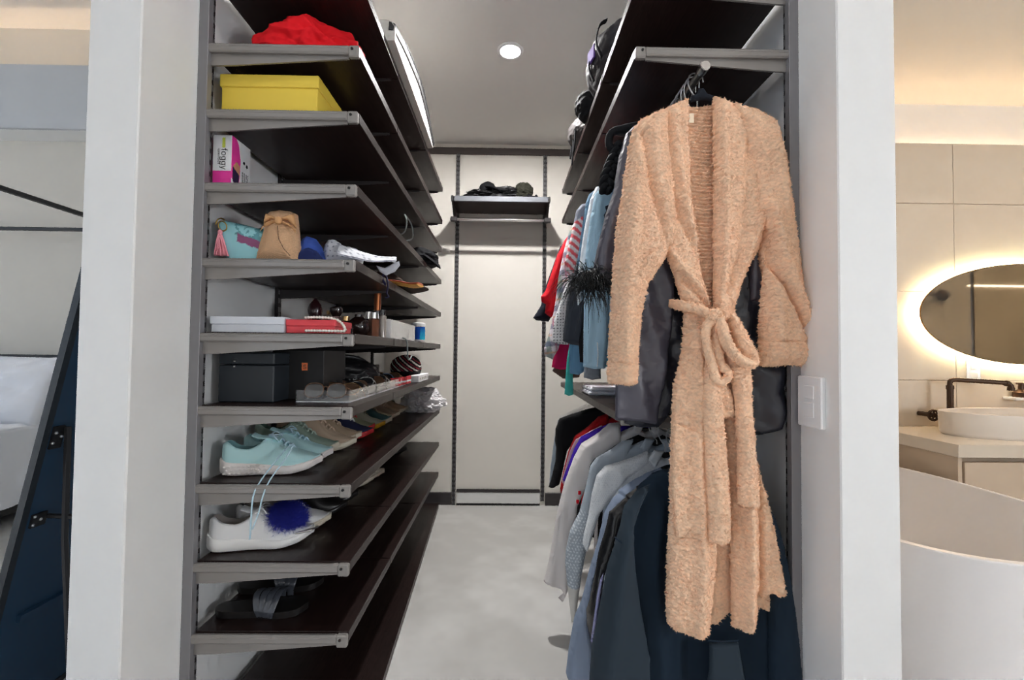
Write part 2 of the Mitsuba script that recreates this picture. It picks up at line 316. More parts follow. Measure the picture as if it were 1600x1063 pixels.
# shelf on the back wall
k = thing('back_shelf', 'small black shelf on the back wall holding crumpled black clothes', 'shelf')
part(k, 'board', box(-0.345, 0.268, 2.86, YB - 0.016, 2.005, 2.03, 0.001), wenge_m)
part(k, 'fascia', box(-0.335, 0.258, 2.848, 2.862, 1.998, 2.031, 0.001), mat('back_fascia', rgb(104, 106, 112), 0.45, 0.3))
for x in (-0.347, 0.264):
    part(k, 'bracket', slab_x([(YB - 0.016, 1.915), (YB - 0.016, 2.0), (2.85, 2.031), (2.845, 2.0), (2.95, 1.93)], x - 0.004, x + 0.004), darkmetal)
    part(k, 'end_cap', box(x - 0.008, x + 0.008, 2.846, 2.866, 1.996, 2.033, 0.003), blackmatte)
part(k, 'rail', trimesh.creation.cylinder(0.010, 0.57, sections=20, transform=trimesh.transformations.translation_matrix([-0.041, 2.93, 1.905]) @ trimesh.transformations.rotation_matrix(np.pi / 2, [0, 1, 0])), chrome, 40, label='chrome hanging rail')
for x in (-0.345, 0.262): part(k, 'rail_socket', box(x - 0.022, x + 0.022, 2.916, 2.944, 1.89, 1.92, 0.004), darkmetal)
# ---------------- bathroom, seen past the right stub wall ----------------
YT = 2.25
def stone(p, n, uv):
    a = fbm(p.x * 2.5, p.y * 2.5 + 7, p.z * 3.5, 4); b = fbm(p.x * 14, p.z * 14, p.y * 14, 2)
    return mix(rgb(196, 182, 164), rgb(214, 202, 186), a * 0.8 + b * 0.2)
tile_m = mat('stone_tile', mikit.proc(stone), 0.42, spec=0.4)
struct('wall_bathroom', box(WR + 0.142, 5.6, YT + 0.012, YT + 0.10, 0, 2.13), mat('grout', rgb(168, 156, 140), 0.8), label='tiled back wall of the bathroom')
for j, (z0, z1) in enumerate(((0.037, 0.483), (0.483, 0.929), (0.929, 1.375), (1.375, 1.821), (1.821, 2.13))):
    for i in range(5):
        x0 = 2.257 + 0.92 * (i - 2); x1 = x0 + 0.92
        part('wall_bathroom', 'tile', box(max(x0, WR + 0.145) + 0.001, min(x1, 5.6) - 0.001, YT, YT + 0.014, z0 + 0.001, z1 - 0.001, 0.001), tile_m)
struct('wall_bathroom_upper', box(WR + 0.142, 5.6, YT + 0.16, YT + 0.3, 2.0, 2.62), wall_paint, label='painted wall band above the bathroom tiles')
struct('wall_bathroom_ledge', box(WR + 0.142, 5.6, YT + 0.10, YT + 0.16, 2.05, 2.10), wall_paint, label='ledge behind the bathroom tile top')
struct('ceiling_bathroom', box(WR + 0.142, 5.6, 0.3, YT + 0.3, 2.42, 2.5), beige_paint, label='bathroom ceiling')
k = thing('cove_light_strip', 'warm hidden light strip along the top of the bathroom tiles', 'light strip')
part(k, 'diffuser', box(WR + 0.2, 5.5, YT + 0.105, YT + 0.125, 2.105, 2.118)); glow(k + '__diffuser', WARM, COVE_LED, 0.8)
struct('wall_shower', box(3.4, 5.6, -0.12, 0.0, 0, 2.62), mat('shower_tile', rgb(176, 168, 154), 0.5), label='tiled shower wall facing the mirror')
struct('wall_bathroom_side', box(5.6, 5.7, -0.12, YT + 0.3, 0, 2.62), 'mat_shower_tile', label='far side wall of the bathroom')
for x, y in ((1.75, 1.05), (4.4, 0.75)): downlight(x, y, 2.42, BATH_FILL_DOWNLIGHT[x > 2], 'round warm downlight added as fill in the bathroom ceiling, ' + ('above the bathtub' if x < 2 else 'before the shower wall'), (1.0, 0.78, 0.55), 0.7)  # unseen downlights added to warm the bathroom and lift the mirror reflection
# shower fittings (seen in the mirror)
bronze = mat('dark_bronze', rgb(62, 48, 38), 0.38, 0.8)
k = thing('shower', 'dark round shower head on an arm, reflected in the oval mirror', 'shower')
part(k, 'flange', lump(xf(trimesh.creation.icosphere(2, 0.055), (4.27, 0.03, 1.65), s=(1, 0.7, 1)), 0, 1), bronze, True)
part(k, 'arm', tube([(4.27, 0.03, 1.65), (4.1, 0.08, 1.655), (3.86, 0.1, 1.65), (3.84, 0.1, 1.60)], 0.013, 10), bronze, 40)
part(k, 'rose', lathe([(0.0, 0.0), (0.15, -0.01), (0.15, -0.022), (0.0, -0.024)], 32, (3.84, 0.1, 1.60)), bronze, 40)
k = thing('shower_screen', 'clear shower screen with a dark edge profile, reflected in the oval mirror', 'screen')
part(k, 'edge_profile', box(3.55, 3.562, 0.99, 1.005, 0, 2.2), darkmetal)
scene['mat_clear_pane'] = {'type': 'thindielectric', 'int_ior': 1.5}
part(k, 'pane', slab_x([(0.0, 0.02), (0.99, 0.02), (0.99, 2.2), (0.0, 2.2)], 3.555, 3.5551), 'mat_clear_pane')
k = thing('wall_light', 'slim lit niche strip on the shower wall, reflected in the oval mirror', 'light')
part(k, 'diffuser', box(4.55, 5.5, 0.001, 0.012, 1.745, 1.76)); glow(k + '__diffuser', (1.0, 0.8, 0.58), 4.0, 0.2)
# oval backlit mirror
k = thing('oval_mirror', 'oval backlit mirror on the beige bathroom tiles above the vessel sink', 'mirror')
mx, mz, ma, mb, my = 2.59, 1.262, 0.55, 0.246, 2.205
ang = np.arange(96) * 2 * np.pi / 96
ell = lambda s, d=0: np.stack([mx + (ma * s - d) * np.cos(ang), mz + (mb * s - d) * np.sin(ang)], 1)
part(k, 'glass', slab_y(ell(1.0), my, my + 0.005), mat('mirror_glass', rgb(205, 200, 190), 0.015, 1.0), label='silvered oval glass')
part(k, 'rim', slab_y(sg.Polygon(ell(1, -0.003)).difference(sg.Polygon(ell(1, 0.0005))), my, my + 0.006), mat('brass_rim', rgb(120, 96, 66), 0.3, 1.0))
part(k, 'backing', slab_y(ell(1, 0.05), my + 0.005, YT), wall_paint)
part(k, 'light_band', slab_y(sg.Polygon(ell(1, 0.030)).difference(sg.Polygon(ell(1, 0.050))), my + 0.010, my + 0.030), None, label='warm glowing band behind the glass')
glow(k + '__light_band', WARM, MIRROR_LED, 0.8)
# vanity
van_m = mat('vanity_lacquer', rgb(176, 158, 138), 0.45, spec=0.4)
k = thing('vanity', 'beige floating vanity with a stone worktop under the oval mirror', 'vanity')
part(k, 'body', cat_([box(1.826, 4.2, 1.87, YT - 0.004, 0.30, 0.645), box(1.826, 4.2, 1.814, 1.87, 0.30, 0.60)]), van_m)
part(k, 'side_panel', box(1.806, 1.824, 1.80, YT - 0.004, 0.30, 0.648, 0.001), van_m)
part(k, 'drawer_front', box(1.828, 3.0, 1.794, 1.813, 0.31, 0.628, 0.0015), van_m)
part(k, 'handle_channel', box(1.826, 4.2, 1.858, 1.866, 0.60, 0.648), van_m)
part(k, 'worktop', box(1.794, 4.2, 1.785, YT - 0.003, 0.648, 0.70, 0.002), mat('stone_top', rgb(204, 192, 176), 0.12, spec=0.6), label='pale polished stone worktop')
# vessel sink: oval
def oval_shell(cx, cy, z0, z1, ax, ay, t, e=2.0, k=64, taper=0.94, floor=0.02):
    th = np.arange(k) * 2 * np.pi / k
    sx = np.sign(np.cos(th)) * np.abs(np.cos(th)) ** (2 / e); sy = np.sign(np.sin(th)) * np.abs(np.sin(th)) ** (2 / e)
    rows = []
    for (d, s, z) in ((-9, 0.02, z0), (0, taper - 0.03, z0), (0, taper, z0 + 0.012), (0, 1.0, z1 - 0.006), (0.003, 1.0, z1 - 0.001), (t * 0.5, 1, z1), (t - 0.003, 1, z1 - 0.001), (t, 1.0, z1 - 0.007), (t, taper, z0 + floor + 0.05), (t + 0.05, taper, z0 + floor), (-9, 0.02, z0 + floor)):
        d = max(d, 0) if d != -9 else 0
        rows.append(np.stack([cx + sx * (ax - d) * s, cy + sy * (ay - d) * s, np.full(k, z)], 1))
    return trimesh.Trimesh(np.vstack(rows), grid_faces(len(rows), k, True), process=False)
k = thing('vessel_sink', 'oval white stone vessel sink standing on the vanity worktop', 'sink')
part(k, 'bowl', oval_shell(2.365, 2.0, 0.70, 0.805, 0.415, 0.175, 0.016, taper=0.985), mat('sink_stone', rgb(206, 196, 184), 0.5), 40)
part(k, 'drain', lathe([(0, 0.0035), (0.025, 0.003), (0.028, 0.0)], 24, (2.365, 2.0, 0.7205)), bronze, 40)
k = thing('faucet', 'tall bent dark bronze pipe faucet standing behind the vessel sink', 'faucet')
fy = 2.16
part(k, 'riser', tube([(2.135, fy, 0.70), (2.135, fy, 0.905)], 0.0128, 14), bronze, 40)
part(k, 'spout', tube(smooth_path([(2.135, fy, 0.89), (2.135, fy, 0.925), (2.15, fy - 0.004, 0.937), (2.20, fy - 0.02, 0.935), (2.325, fy - 0.06, 0.928), (2.35, fy - 0.07, 0.918), (2.353, fy - 0.07, 0.895)], 5), 0.0102, 12), bronze, 40)
for c_ in (tube([(2.335, fy - 0.063, 0.927), (2.345, fy - 0.066, 0.924)], 0.0135, 12), tube([(2.353, fy - 0.07, 0.908), (2.353, fy - 0.07, 0.893)], 0.0135, 12), tube([(2.135, fy, 0.893), (2.135, fy, 0.910)], 0.0155, 12)): part(k, 'collar', c_, bronze, 40)
k = thing('valve_wheel', 'small dark bronze wheel handle beside the vessel sink', 'tap handle')
t_ = np.linspace(0, 2 * np.pi, 25)[:-1]
part(k, 'wheel', tube(np.stack([2.064 + 0.024 * np.cos(t_), np.full(24, 2.172), 0.765 + 0.024 * np.sin(t_)], 1), 0.0055, 8, closed=True), bronze, True)
part(k, 'stem', tube([(2.064, 2.165, 0.765), (2.064, YT, 0.765)], 0.011, 12), bronze, 40)
part(k, 'spokes', cat_([tube([(2.064 - 0.024 * math.cos(a), 2.172, 0.765 - 0.024 * math.sin(a)), (2.064 + 0.024 * math.cos(a), 2.172, 0.765 + 0.024 * math.sin(a))], 0.004, 6) for a in (0.4, 1.45, 2.5)]), bronze, 40)
k = thing('soap_dish', 'dark soap bottle tray behind the sink at the edge of the view', 'soap dispenser')
part(k, 'tray', box(2.49, 2.72, 2.19, 2.25, 0.838, 0.852, 0.002), white_plastic)
part(k, 'bottle', lathe([(0, 0.852), (0.03, 0.852), (0.032, 0.857), (0.032, 0.875), (0.012, 0.89), (0.010, 0.915), (0.018, 0.915), (0.018, 0.922), (0, 0.924)], 20, (2.545, 2.215, 0)), bronze, 40)
k = thing('wall_socket', 'white wall socket on the bathroom tiles under the oval mirror', 'socket')
part(k, 'plate', box(2.305, 2.375, YT - 0.007, YT, 0.925, 1.035, 0.003), white_plastic)
for z in (0.957, 1.0): part(k, 'outlet', box(2.322, 2.358, YT - 0.009, YT - 0.006, z - 0.015, z + 0.015, 0.003), mat('ivory', rgb(226, 222, 214), 0.4) if 'mat_ivory' not in scene else 'mat_ivory')
# bathtub
k = thing('bathtub', 'white freestanding bathtub beside the right stub wall', 'bathtub')
part(k, 'shell', oval_shell(1.352, 1.635, 0.0, 0.565, 0.41, 0.595, 0.024, e=2.7, k=120, taper=0.86, floor=0.12), mat('tub_white', rgb(232, 228, 226), 0.25, spec=0.5), 50)
# light switch on the inner face of the right stub wall
k = thing('light_switch', 'white wall switch plate on the right stub wall beside the tan robe', 'light switch')
part(k, 'plate', box(WR - 0.012, WR, 1.112, 1.205, 0.862, 0.992, 0.003), white_plastic)
for a, b in ((0.935, 0.968), (0.888, 0.925)): part(k, 'rocker', box(WR - 0.0135, WR - 0.011, 1.14, 1.178, a, b, 0.001), white_plastic)
# ---------------- bedroom, seen past the left stub wall ----------------
k = thing('canopy_bed', 'black slim-framed canopy bed against the beige bedroom wall', 'bed')
bx0, bx1, by0, by1, hz = -4.62, -2.90, 1.45, 3.52, 1.955
bar = lambda a, b: tube([a, b], 0.0125, 4, up=(0.7, 0.71, 0.1))
for x in (bx0, bx1):
    for y in (by0, by1): part(k, 'post', box(x - 0.013, x + 0.013, y - 0.013, y + 0.013, 0, hz), blackmatte)
for x in (bx0, bx1): part(k, 'side_rail', box(x - 0.013, x + 0.013, by0, by1, hz - 0.013, hz + 0.013), blackmatte)
for y in (by0, by1): part(k, 'cross_rail', box(bx0, bx1, y - 0.011, y + 0.011, hz - 0.013, hz + 0.011), blackmatte)
part(k, 'headboard_rail', box(bx0, bx1, by1 - 0.012, by1 + 0.012, 0.962, 0.99), blackmatte)
part(k, 'base', box(bx0 + 0.01, bx1 - 0.01, by0, by1, 0.06, 0.27), blackmatte)
linen = fabric('white_linen', rgb(236, 237, 241), 0.9)
part(k, 'mattress', box(bx0 + 0.02, bx1 - 0.03, by0 + 0.02, by1 - 0.03, 0.27, 0.50, 0.03), linen)
def duvet():
    nu, nv = 90, 120; u = np.linspace(-0.30, 1.0, nu); v = np.linspace(0, 1, nv); U, V_ = np.meshgrid(u, v, indexing='ij')
    X = np.where(U < 0, bx1 + 0.045, bx1 + 0.02 - U * 1.6); Z = np.where(U < 0, 0.585 + U * 1.55, 0.585)
    r = 0.07; near = (np.abs(U) < 0.05)
    Y = by0 + V_ * (2.86 - by0)
    p = np.stack([X, Y, Z], -1)
    f1 = meshkit.fbm(np.stack([X * 3, Y * 5, Z * 3], -1), 4, 3) - 0.5; f2 = np.sin(Y * 26 + 5 * meshkit.fbm(p * 3, 2, 9)) * 0.5
    Z = Z + np.where(U >= 0, 0.09 * f1, 0.0) - 0.10 * np.clip(1 - np.abs(U - 0.0) / 0.06, 0, 1) * (U >= 0) * 0.4
    X = X + np.where(U < 0, 0.05 * f1 + 0.018 * f2 * np.clip(-U * 5, 0, 1), 0)
    top = np.stack([X, Y, Z], -1).reshape(-1, 3)
    return trimesh.Trimesh(top, grid_faces(nu, nv), process=False)
dv = duvet(); nrm = dv.vertex_normals; sgn = 1 if nrm[:, 2].mean() > 0 else -1
inner = dv.vertices - sgn * nrm * 0.03
solo('duvet', trimesh.Trimesh(np.vstack([dv.vertices, inner]), np.vstack([dv.faces, dv.faces[:, ::-1] + len(dv.vertices)]), process=False), linen, 'rumpled white duvet spread over the canopy bed', 'duvet', smooth=True)
def pillow(w, h, d, seed):
    n = 40; u = np.linspace(-1, 1, n); U, V_ = np.meshgrid(u, u, indexing='ij')
    g = np.clip((1 - U ** 2) * (1 - V_ ** 2), 0, 1) ** 0.38
    wr = meshkit.fbm(np.stack([U * 2.5, V_ * 2.5, U * 0 + seed], -1), 4, seed) - 0.5
    e = 1 - 0.05 * (1 - np.abs(V_)) ** 0.5; e2 = 1 - 0.05 * (1 - np.abs(U)) ** 0.5
    P1 = np.stack([U * w / 2 * e, V_ * h / 2 * e2, d / 2 * g * (1 + 0.75 * wr)], -1).reshape(-1, 3); P2 = P1 * [1, 1, -1]
    F = grid_faces(n, n); m = trimesh.Trimesh(np.vstack([P1, P2]), np.vstack([F, F[:, ::-1] + n * n]), process=False)
    m.merge_vertices(); return m
for i, (x, y, z, tilt, lb) in enumerate(((-3.36, 3.12, 0.745, 62, 'plump white pillow leaning on its neighbour at the bed head, the front one'), (-3.30, 3.30, 0.75, 68, 'white pillow standing behind the front pillow at the bed head'), (-4.15, 3.2, 0.74, 64, 'white pillow at the far side of the bed head'))):
    solo('pillow', xf(pillow(0.72, 0.5, 0.20, 5 + i), (x, y, z), rx=tilt, rz=(-4, 6, 3)[i]), linen, lb, 'pillow', smooth=True, group=None)
# leaning floor mirror, seen from behind
navy = mat('mirror_back', rgb(24, 54, 78), 0.5)
k = thing('floor_mirror', 'tall floor mirror leaning on the left stub wall, seen from its navy back', 'mirror')
lx = lambda z: -1.385 + 0.222 * z
def lean(y0, y1, z0, z1, o0, o1):      # a slab lying in the leaning plane, o = offset towards the stub wall
    v = [(lx(z) + o, y, z - 0.22 * o) for z in (z0, z1) for y in (y0, y1) for o in (o0, o1)]
    return trimesh.Trimesh(np.array(v)).convex_hull
part(k, 'back_board', lean(1.225, 1.88, 0.02, 1.93, -0.012, 0.0), navy)
part(k, 'mirror_glass', lean(1.225, 1.88, 0.02, 1.93, -0.0135, -0.0125), 'mat_mirror_glass')
frame_m = mat('mirror_frame', rgb(34, 40, 46), 0.4, 0.2)
for a in ((1.208, 1.226, 0.0, 1.95), (1.88, 1.898, 0.0, 1.95), (1.226, 1.88, 0.0, 0.018), (1.226, 1.88, 1.932, 1.95)):
    part(k, 'frame_bar', lean(*a, -0.014, 0.003), frame_m)
part(k, 'back_rail', lean(1.27, 1.86, 0.30, 0.32, 0.0, 0.012), navy)
part(k, 'hinge_plate', lean(1.232, 1.262, 0.775, 0.835, 0.0, 0.006), blackmatte)
part(k, 'hinge_plate', lean(1.236, 1.275, 0.565, 0.60, 0.0, 0.006), blackmatte)
part(k, 'support_leg', tube([(lx(0.83) + 0.012, 1.262, 0.83), (lx(0.3) + 0.12, 1.275, 0.52), (lx(0) + 0.22, 1.28, 0.02)], 0.008, 6), blackmatte)
part(k, 'support_leg', tube([(lx(0.585) + 0.01, 1.275, 0.585), (lx(0.585) + 0.14, 1.28, 0.58)], 0.007, 6), blackmatte)
sc_m = mat('screw', rgb(210, 212, 214), 0.25, 0.9)
for y, z in ((1.238, 0.817), (1.235, 0.79), (1.255, 0.805), (1.24, 0.594), (1.24, 0.572), (1.258, 0.582)):
    part(k, 'screw', xf(trimesh.creation.icosphere(1, 0.0042), (lx(z) + 0.007, y, z)), sc_m, True)
# ---------------- the tan boucle robe ----------------
XR = 0.533                                   # rails run at this x
def tint(m, base, dev=0.10, f=170.0, seed=0, f2=9.0):
    v = m.vertices
    a = meshkit.noise(v * f, seed) - 0.5; b = meshkit.fbm(v * f2, 2, seed + 7) - 0.5
    return np.clip(np.array(base)[None] * (1 + dev * (1.6 * a + 0.6 * b))[:, None], 0, 1)
robe_m = mat('boucle', VC, 0.95, spec=0.12, sheen=0.5)
TAN = rgb(234, 199, 168)
def tufts(m, n, length, r, seed=0, spread=0.8, droop=0.0):
    """short pile: little bent cones standing on the mesh"""
    rng = np.random.default_rng(seed + 100)
    w = m.area_faces; f = rng.choice(len(w), n, p=w / w.sum())
    b = rng.dirichlet([1, 1, 1], n); p = (m.triangles[f] * b[:, :, None]).sum(1); nn = m.face_normals[f]
    d = nn + rng.normal(0, spread, (n, 3)) + [0, 0, -droop]; d /= np.linalg.norm(d, axis=1, keepdims=True)
    a = np.cross(d, [0.3, 0.5, 0.8]); a /= np.linalg.norm(a, axis=1, keepdims=True); c = np.cross(d, a)
    L = length * rng.uniform(0.5, 1.25, n)[:, None]; p = p - nn * r * 0.6
    V = [p + r * (math.cos(t) * a + math.sin(t) * c) for t in (0, 2.09, 4.19)] + [p + d * L]
    V = np.stack(V, 1).reshape(-1, 3); i = np.arange(n)[:, None] * 4
    F = np.concatenate([i + np.array([[0, 1, 3]]), i + np.array([[1, 2, 3]]), i + np.array([[2, 0, 3]])])
    return trimesh.Trimesh(np.vstack([m.vertices, V]), np.vstack([m.faces, F + len(m.vertices)]), process=False)
def boucle(m, seed=0, amp=0.0042):
    v = m.vertices; n = m.vertex_normals
    # yarn loops: slanting little ridges broken up by noise
    s = v[:, 0] * 0.9 + v[:, 2] * 0.45; t = v[:, 2] * 0.9 - v[:, 0] * 0.45
    q = np.stack([s * 150, t * 260, v[:, 1] * 150], 1)
    a = meshkit.noise(q, seed) * 0.65 + meshkit.noise(v * 330, seed + 3) * 0.35
    m = m.copy(); m.vertices = v + n * (amp * 2.2 * (a - 0.35))[:, None]
    return tufts(m, int(m.area * 0.5 / 0.0036 ** 2), 0.0068, 0.0022, seed, 0.9)
def robe_part(parent, base, m, seed=0, label=None, amp=0.0042):
    v = m.vertices.copy(); v[:, 1] -= 0.012 + 0.022 * np.clip((1.0 - v[:, 2]) / 0.35, 0, 1); m.vertices = v      # the robe hangs a little forward, lower down over the jacket below
    m = boucle(m, seed, amp)
    return part(parent, base, m, robe_m, True, tint(m, TAN, 0.26, 230, seed, 14.0), label=label)
robe = thing('bathrobe', 'long tan boucle bathrobe with a tied belt, frontmost on the upper rail', 'robe')
R_ = 0.0030
def ridge(pts, w, h):
    L = sg.LineString(pts)
    def f(x, z):
        d = shapely.distance(L, shapely.points(x, z)); return -1.5 * h * np.exp(-(d / w) ** 2)
    return f
add_ = lambda *fs: (lambda x, z: sum(f(x, z) for f in fs))
wave = lambda a, k, p=0.0, sk=0.0, z0=1.2, z1=0.5: (lambda x, z: a * np.sin(k * (x + sk * (z - 1)) + p) * np.clip((z0 - z) / (z0 - z1), 0, 1))
# inside of the back, ribbed, seen in the neck opening; and the back's lower half between the fronts
nb_ = [(0.4856,1.7397), (0.5327,1.7332), (0.5834,1.7451), (0.6415,1.7352), (0.6774,1.6117), (0.6583,1.322), (0.622,1.1782), (0.6393,0.965), (0.6705,0.6838), (0.6912,0.5098), (0.7223,0.3542), (0.7082,0.361), (0.6906,0.3713), (0.673,0.3747), (0.6377,0.3884), (0.5883,0.3452), (0.5672,0.3262), (0.5496,0.3296), (0.5462,0.4399), (0.5358,0.7879), (0.5234,0.9639), (0.5145,1.1768), (0.4607,1.3192), (0.4424,1.6077), (0.4512,1.7244)]
m = puff(nb_, 1.258, 0.008, 0.0034, 0.03, fold=lambda x, z: 0.0035 * np.sin(z * 620 + 1.5 * np.sin(x * 60)) * (z > 1.15), seed=3, back=0.4)
robe_part(robe, 'back_panel', m, 11, amp=0.003)
lf = [(0.4901,1.744), (0.4511,1.7254), (0.398,1.6993), (0.3591,1.6772), (0.3416,1.6448), (0.3453,1.5773), (0.3632,1.4889), (0.3952,1.3834), (0.4287,1.3135), (0.4463,1.2768), (0.4657,1.2175), (0.4745,1.1843), (0.4797,1.1565), (0.4763,1.0867), (0.4711,1.0345), (0.4519,0.9649), (0.4433,0.8681), (0.4383,0.758), (0.4349,0.6588), (0.4283,0.5192), (0.425,0.4008), (0.4268,0.3503), (0.4475,0.3301), (0.4784,0.3201), (0.5145,0.3151), (0.5352,0.3219), (0.5369,0.3405), (0.5439,0.4029), (0.5509,0.4757), (0.5561,0.5572), (0.5615,0.6904), (0.56,0.8277), (0.5532,0.9659), (0.5498,1.0701), (0.5569,1.1399), (0.5499,1.1678), (0.5394,1.1991), (0.5289,1.2446), (0.5148,1.3147), (0.5043,1.3973), (0.4955,1.491), (0.4919,1.5975), (0.4901,1.6688)]
lap1 = [(0.444,1.6948), (0.4512,1.5968), (0.469,1.4906), (0.4902,1.3971), (0.5184,1.3147), (0.5429,1.2272)]
seam1 = [(0.3982,1.5959), (0.4267,1.4899), (0.4602,1.402), (0.5043,1.3321), (0.5359,1.2447)]
fold = add_(ridge(lap1, 0.012, 0.010), ridge(seam1, 0.012, -0.007), ridge([(0.434,1.3223), (0.4691,1.2701), (0.5131,1.2233), (0.5464,1.1817)], 0.010, 0.009), ridge([(0.4727,1.2438), (0.5078,1.2058), (0.5429,1.1677)], 0.008, -0.006),
            ridge([(0.5078,1.1044), (0.513,0.9655), (0.5042,0.7929), (0.5111,0.5196), (0.5042,0.3252)], 0.018, 0.010), ridge([(0.5287,1.0351), (0.5286,0.7931), (0.5353,0.5197)], 0.008, -0.006))
robe_part(robe, 'front_panel', puff(lf, 1.232, 0.026, R_, 0.05, fold, seed=4, back=0.3, jag=0.0008), 12)
rf_ = [(0.5594,1.7489), (0.5896,1.7423), (0.6287,1.7251), (0.6785,1.7044), (0.7105,1.6835), (0.7281,1.648), (0.7259,1.5658), (0.7166,1.4767), (0.7021,1.4056), (0.6949,1.3736), (0.6842,1.3382), (0.6593,1.2955), (0.6326,1.2354), (0.6149,1.1721), (0.627,1.1058), (0.6443,1.0363), (0.6546,0.9669), (0.6579,0.8976), (0.6645,0.7941), (0.6781,0.7083), (0.6952,0.6279), (0.719,0.507), (0.7342,0.429), (0.7186,0.4204), (0.6995,0.4254), (0.6804,0.4169), (0.6631,0.4185), (0.6595,0.3678), (0.656,0.3442), (0.6248,0.334), (0.5973,0.3406), (0.5958,0.4522), (0.5944,0.6222), (0.5878,0.7935), (0.5776,0.9661), (0.5638,1.1051), (0.5569,1.1749), (0.5606,1.2784), (0.5607,1.3982), (0.5609,1.5328), (0.5593,1.6701)]
fold = add_(ridge([(0.5718,1.7061), (0.5786,1.5634), (0.5819,1.4215), (0.5782,1.2803), (0.5674,1.175)], 0.012, 0.009), ridge([(0.6462,1.618), (0.6386,1.4577), (0.6134,1.2984), (0.5815,1.1787)], 0.012, -0.006), ridge([(0.6845,1.423), (0.6452,1.3165), (0.6062,1.228), (0.5745,1.1663)], 0.012, 0.009),
            ridge([(0.6233,1.0361), (0.6261,0.7938), (0.629,0.5712), (0.6283,0.3407)], 0.014, 0.016), ridge([(0.6581,0.9669), (0.6606,0.6911), (0.6648,0.4016)], 0.007, -0.013), ridge([(0.685,0.6912), (0.7052,0.5376), (0.7186,0.4272)], 0.012, 0.006))
robe_part(robe, 'front_panel', puff(rf_, 1.232, 0.026, R_, 0.05, fold, seed=5, back=0.3, jag=0.0008), 13)
# sleeves
ls = [(0.4299,1.7018), (0.3912,1.6922), (0.3562,1.6721), (0.337,1.647), (0.3267,1.5991), (0.3148,1.5197), (0.3046,1.4493), (0.2945,1.3792), (0.2863,1.2746), (0.2798,1.1705), (0.2751,1.0669), (0.2721,0.981), (0.2739,0.9673), (0.3101,0.9642), (0.3481,0.9646), (0.3498,0.9749), (0.3529,1.0833), (0.363,1.1715), (0.3767,1.2306), (0.3992,1.2674), (0.4252,1.3043), (0.4443,1.3377), (0.4512,1.4165), (0.4406,1.5217), (0.43,1.6274)]
fold = add_(ridge([(0.3598,1.6262), (0.3777,1.4855), (0.4129,1.3635), (0.4304,1.3183)], 0.014, -0.012), ridge([(0.3341,1.4849), (0.3226,1.3099), (0.3127,1.1709), (0.3101,0.9728)], 0.022, 0.012), ridge([(0.4234,1.3252), (0.3713,1.2931), (0.335,1.2231)], 0.010, 0.008), ridge([(0.2754,1.0222), (0.3479,1.0161)], 0.004, -0.004))
robe_part(robe, 'sleeve', puff(ls, 1.222, 0.040, R_, 0.045, fold, seed=6, back=0.5, jag=0.0008), 14)
rs = [(0.606,1.7263), (0.6501,1.7129), (0.6959,1.6924), (0.724,1.6538), (0.7431,1.5885), (0.7551,1.518), (0.7687,1.4354), (0.7804,1.339), (0.7904,1.2499), (0.8003,1.1612), (0.8101,1.0659), (0.8115,1.0226), (0.7784,1.0188), (0.7435,1.0219), (0.7086,1.0164), (0.6791,1.0178), (0.6795,1.1233), (0.6869,1.2346), (0.6941,1.2783), (0.6856,1.3219), (0.6893,1.3745), (0.6685,1.4373), (0.6618,1.5253), (0.641,1.6311)]
fold = add_(ridge([(0.6927,1.364), (0.6994,1.2941), (0.7237,1.2351), (0.7584,1.1763), (0.7912,1.1072)], 0.007, -0.016), ridge([(0.6966,1.4378), (0.7206,1.3154), (0.7517,1.2285), (0.7966,1.142)], 0.016, 0.014), ridge([(0.7047,1.6677), (0.7218,1.5616), (0.7317,1.4383)], 0.018, 0.008), ridge([(0.7096,1.2279), (0.7174,1.0234)], 0.015, 0.008), ridge([(0.6811,1.0817), (0.8085,1.0832)], 0.004, -0.004))
robe_part(robe, 'sleeve', puff(rs, 1.222, 0.036, R_, 0.045, fold, seed=7, back=0.5, jag=0.0008), 15)
# pocket on the left front
robe_part(robe, 'pocket', puff([(0.4414,0.8635), (0.4809,0.8502), (0.5187,0.8335), (0.5221,0.6945), (0.5152,0.5765), (0.4434,0.5761), (0.433,0.6939)], 1.208, 0.006, R_, 0.012, ridge([(0.5016,1.1037), (0.5067,0.9665), (0.4981,0.796), (0.5049,0.526)], 0.018, 0.010), seed=8), 16)
# belt: band, knot, two loops, two hanging ends
lift = lambda pts, ys: [(x, y, z) for (x, z), y in zip(pts, np.broadcast_to(ys, len(pts)))]
belt = part(robe, 'belt', None or {'type': 'sphere', 'radius': 0.001}, None) if False else None
def belt_part(m, seed, base='belt'): return robe_part(robe, base, m, seed, amp=0.0036)
belt_part(tube(smooth_path(lift([(0.4505,1.1831), (0.4641,1.1731), (0.4879,1.1666), (0.5133,1.1551), (0.5354,1.1368)], [1.24, 1.20, 1.188, 1.178, 1.172]), 10), 0.0115, 14, ry=0.010), 17)
belt_part(tube(smooth_path(lift([(0.5422,1.1436), (0.5592,1.154), (0.5796,1.1542), (0.5999,1.1511)], [1.172, 1.182, 1.195, 1.24]), 10), 0.0125, 14, ry=0.010), 18)
belt_part(lump(xf(trimesh.creation.icosphere(4, 1.0), (lift([(0.5353,1.1424)], 1.170)[0]), s=(0.019, 0.016, 0.020)), 0.004, 60, 2), 19, 'belt_knot')
def ribbon(px, ys, w, t, seed, n=12):
    belt_part(tube(smooth_path(lift(px, ys), n), t, 16, ry=w, up=(0, 0, 1) if False else None), seed, 'belt_loop')
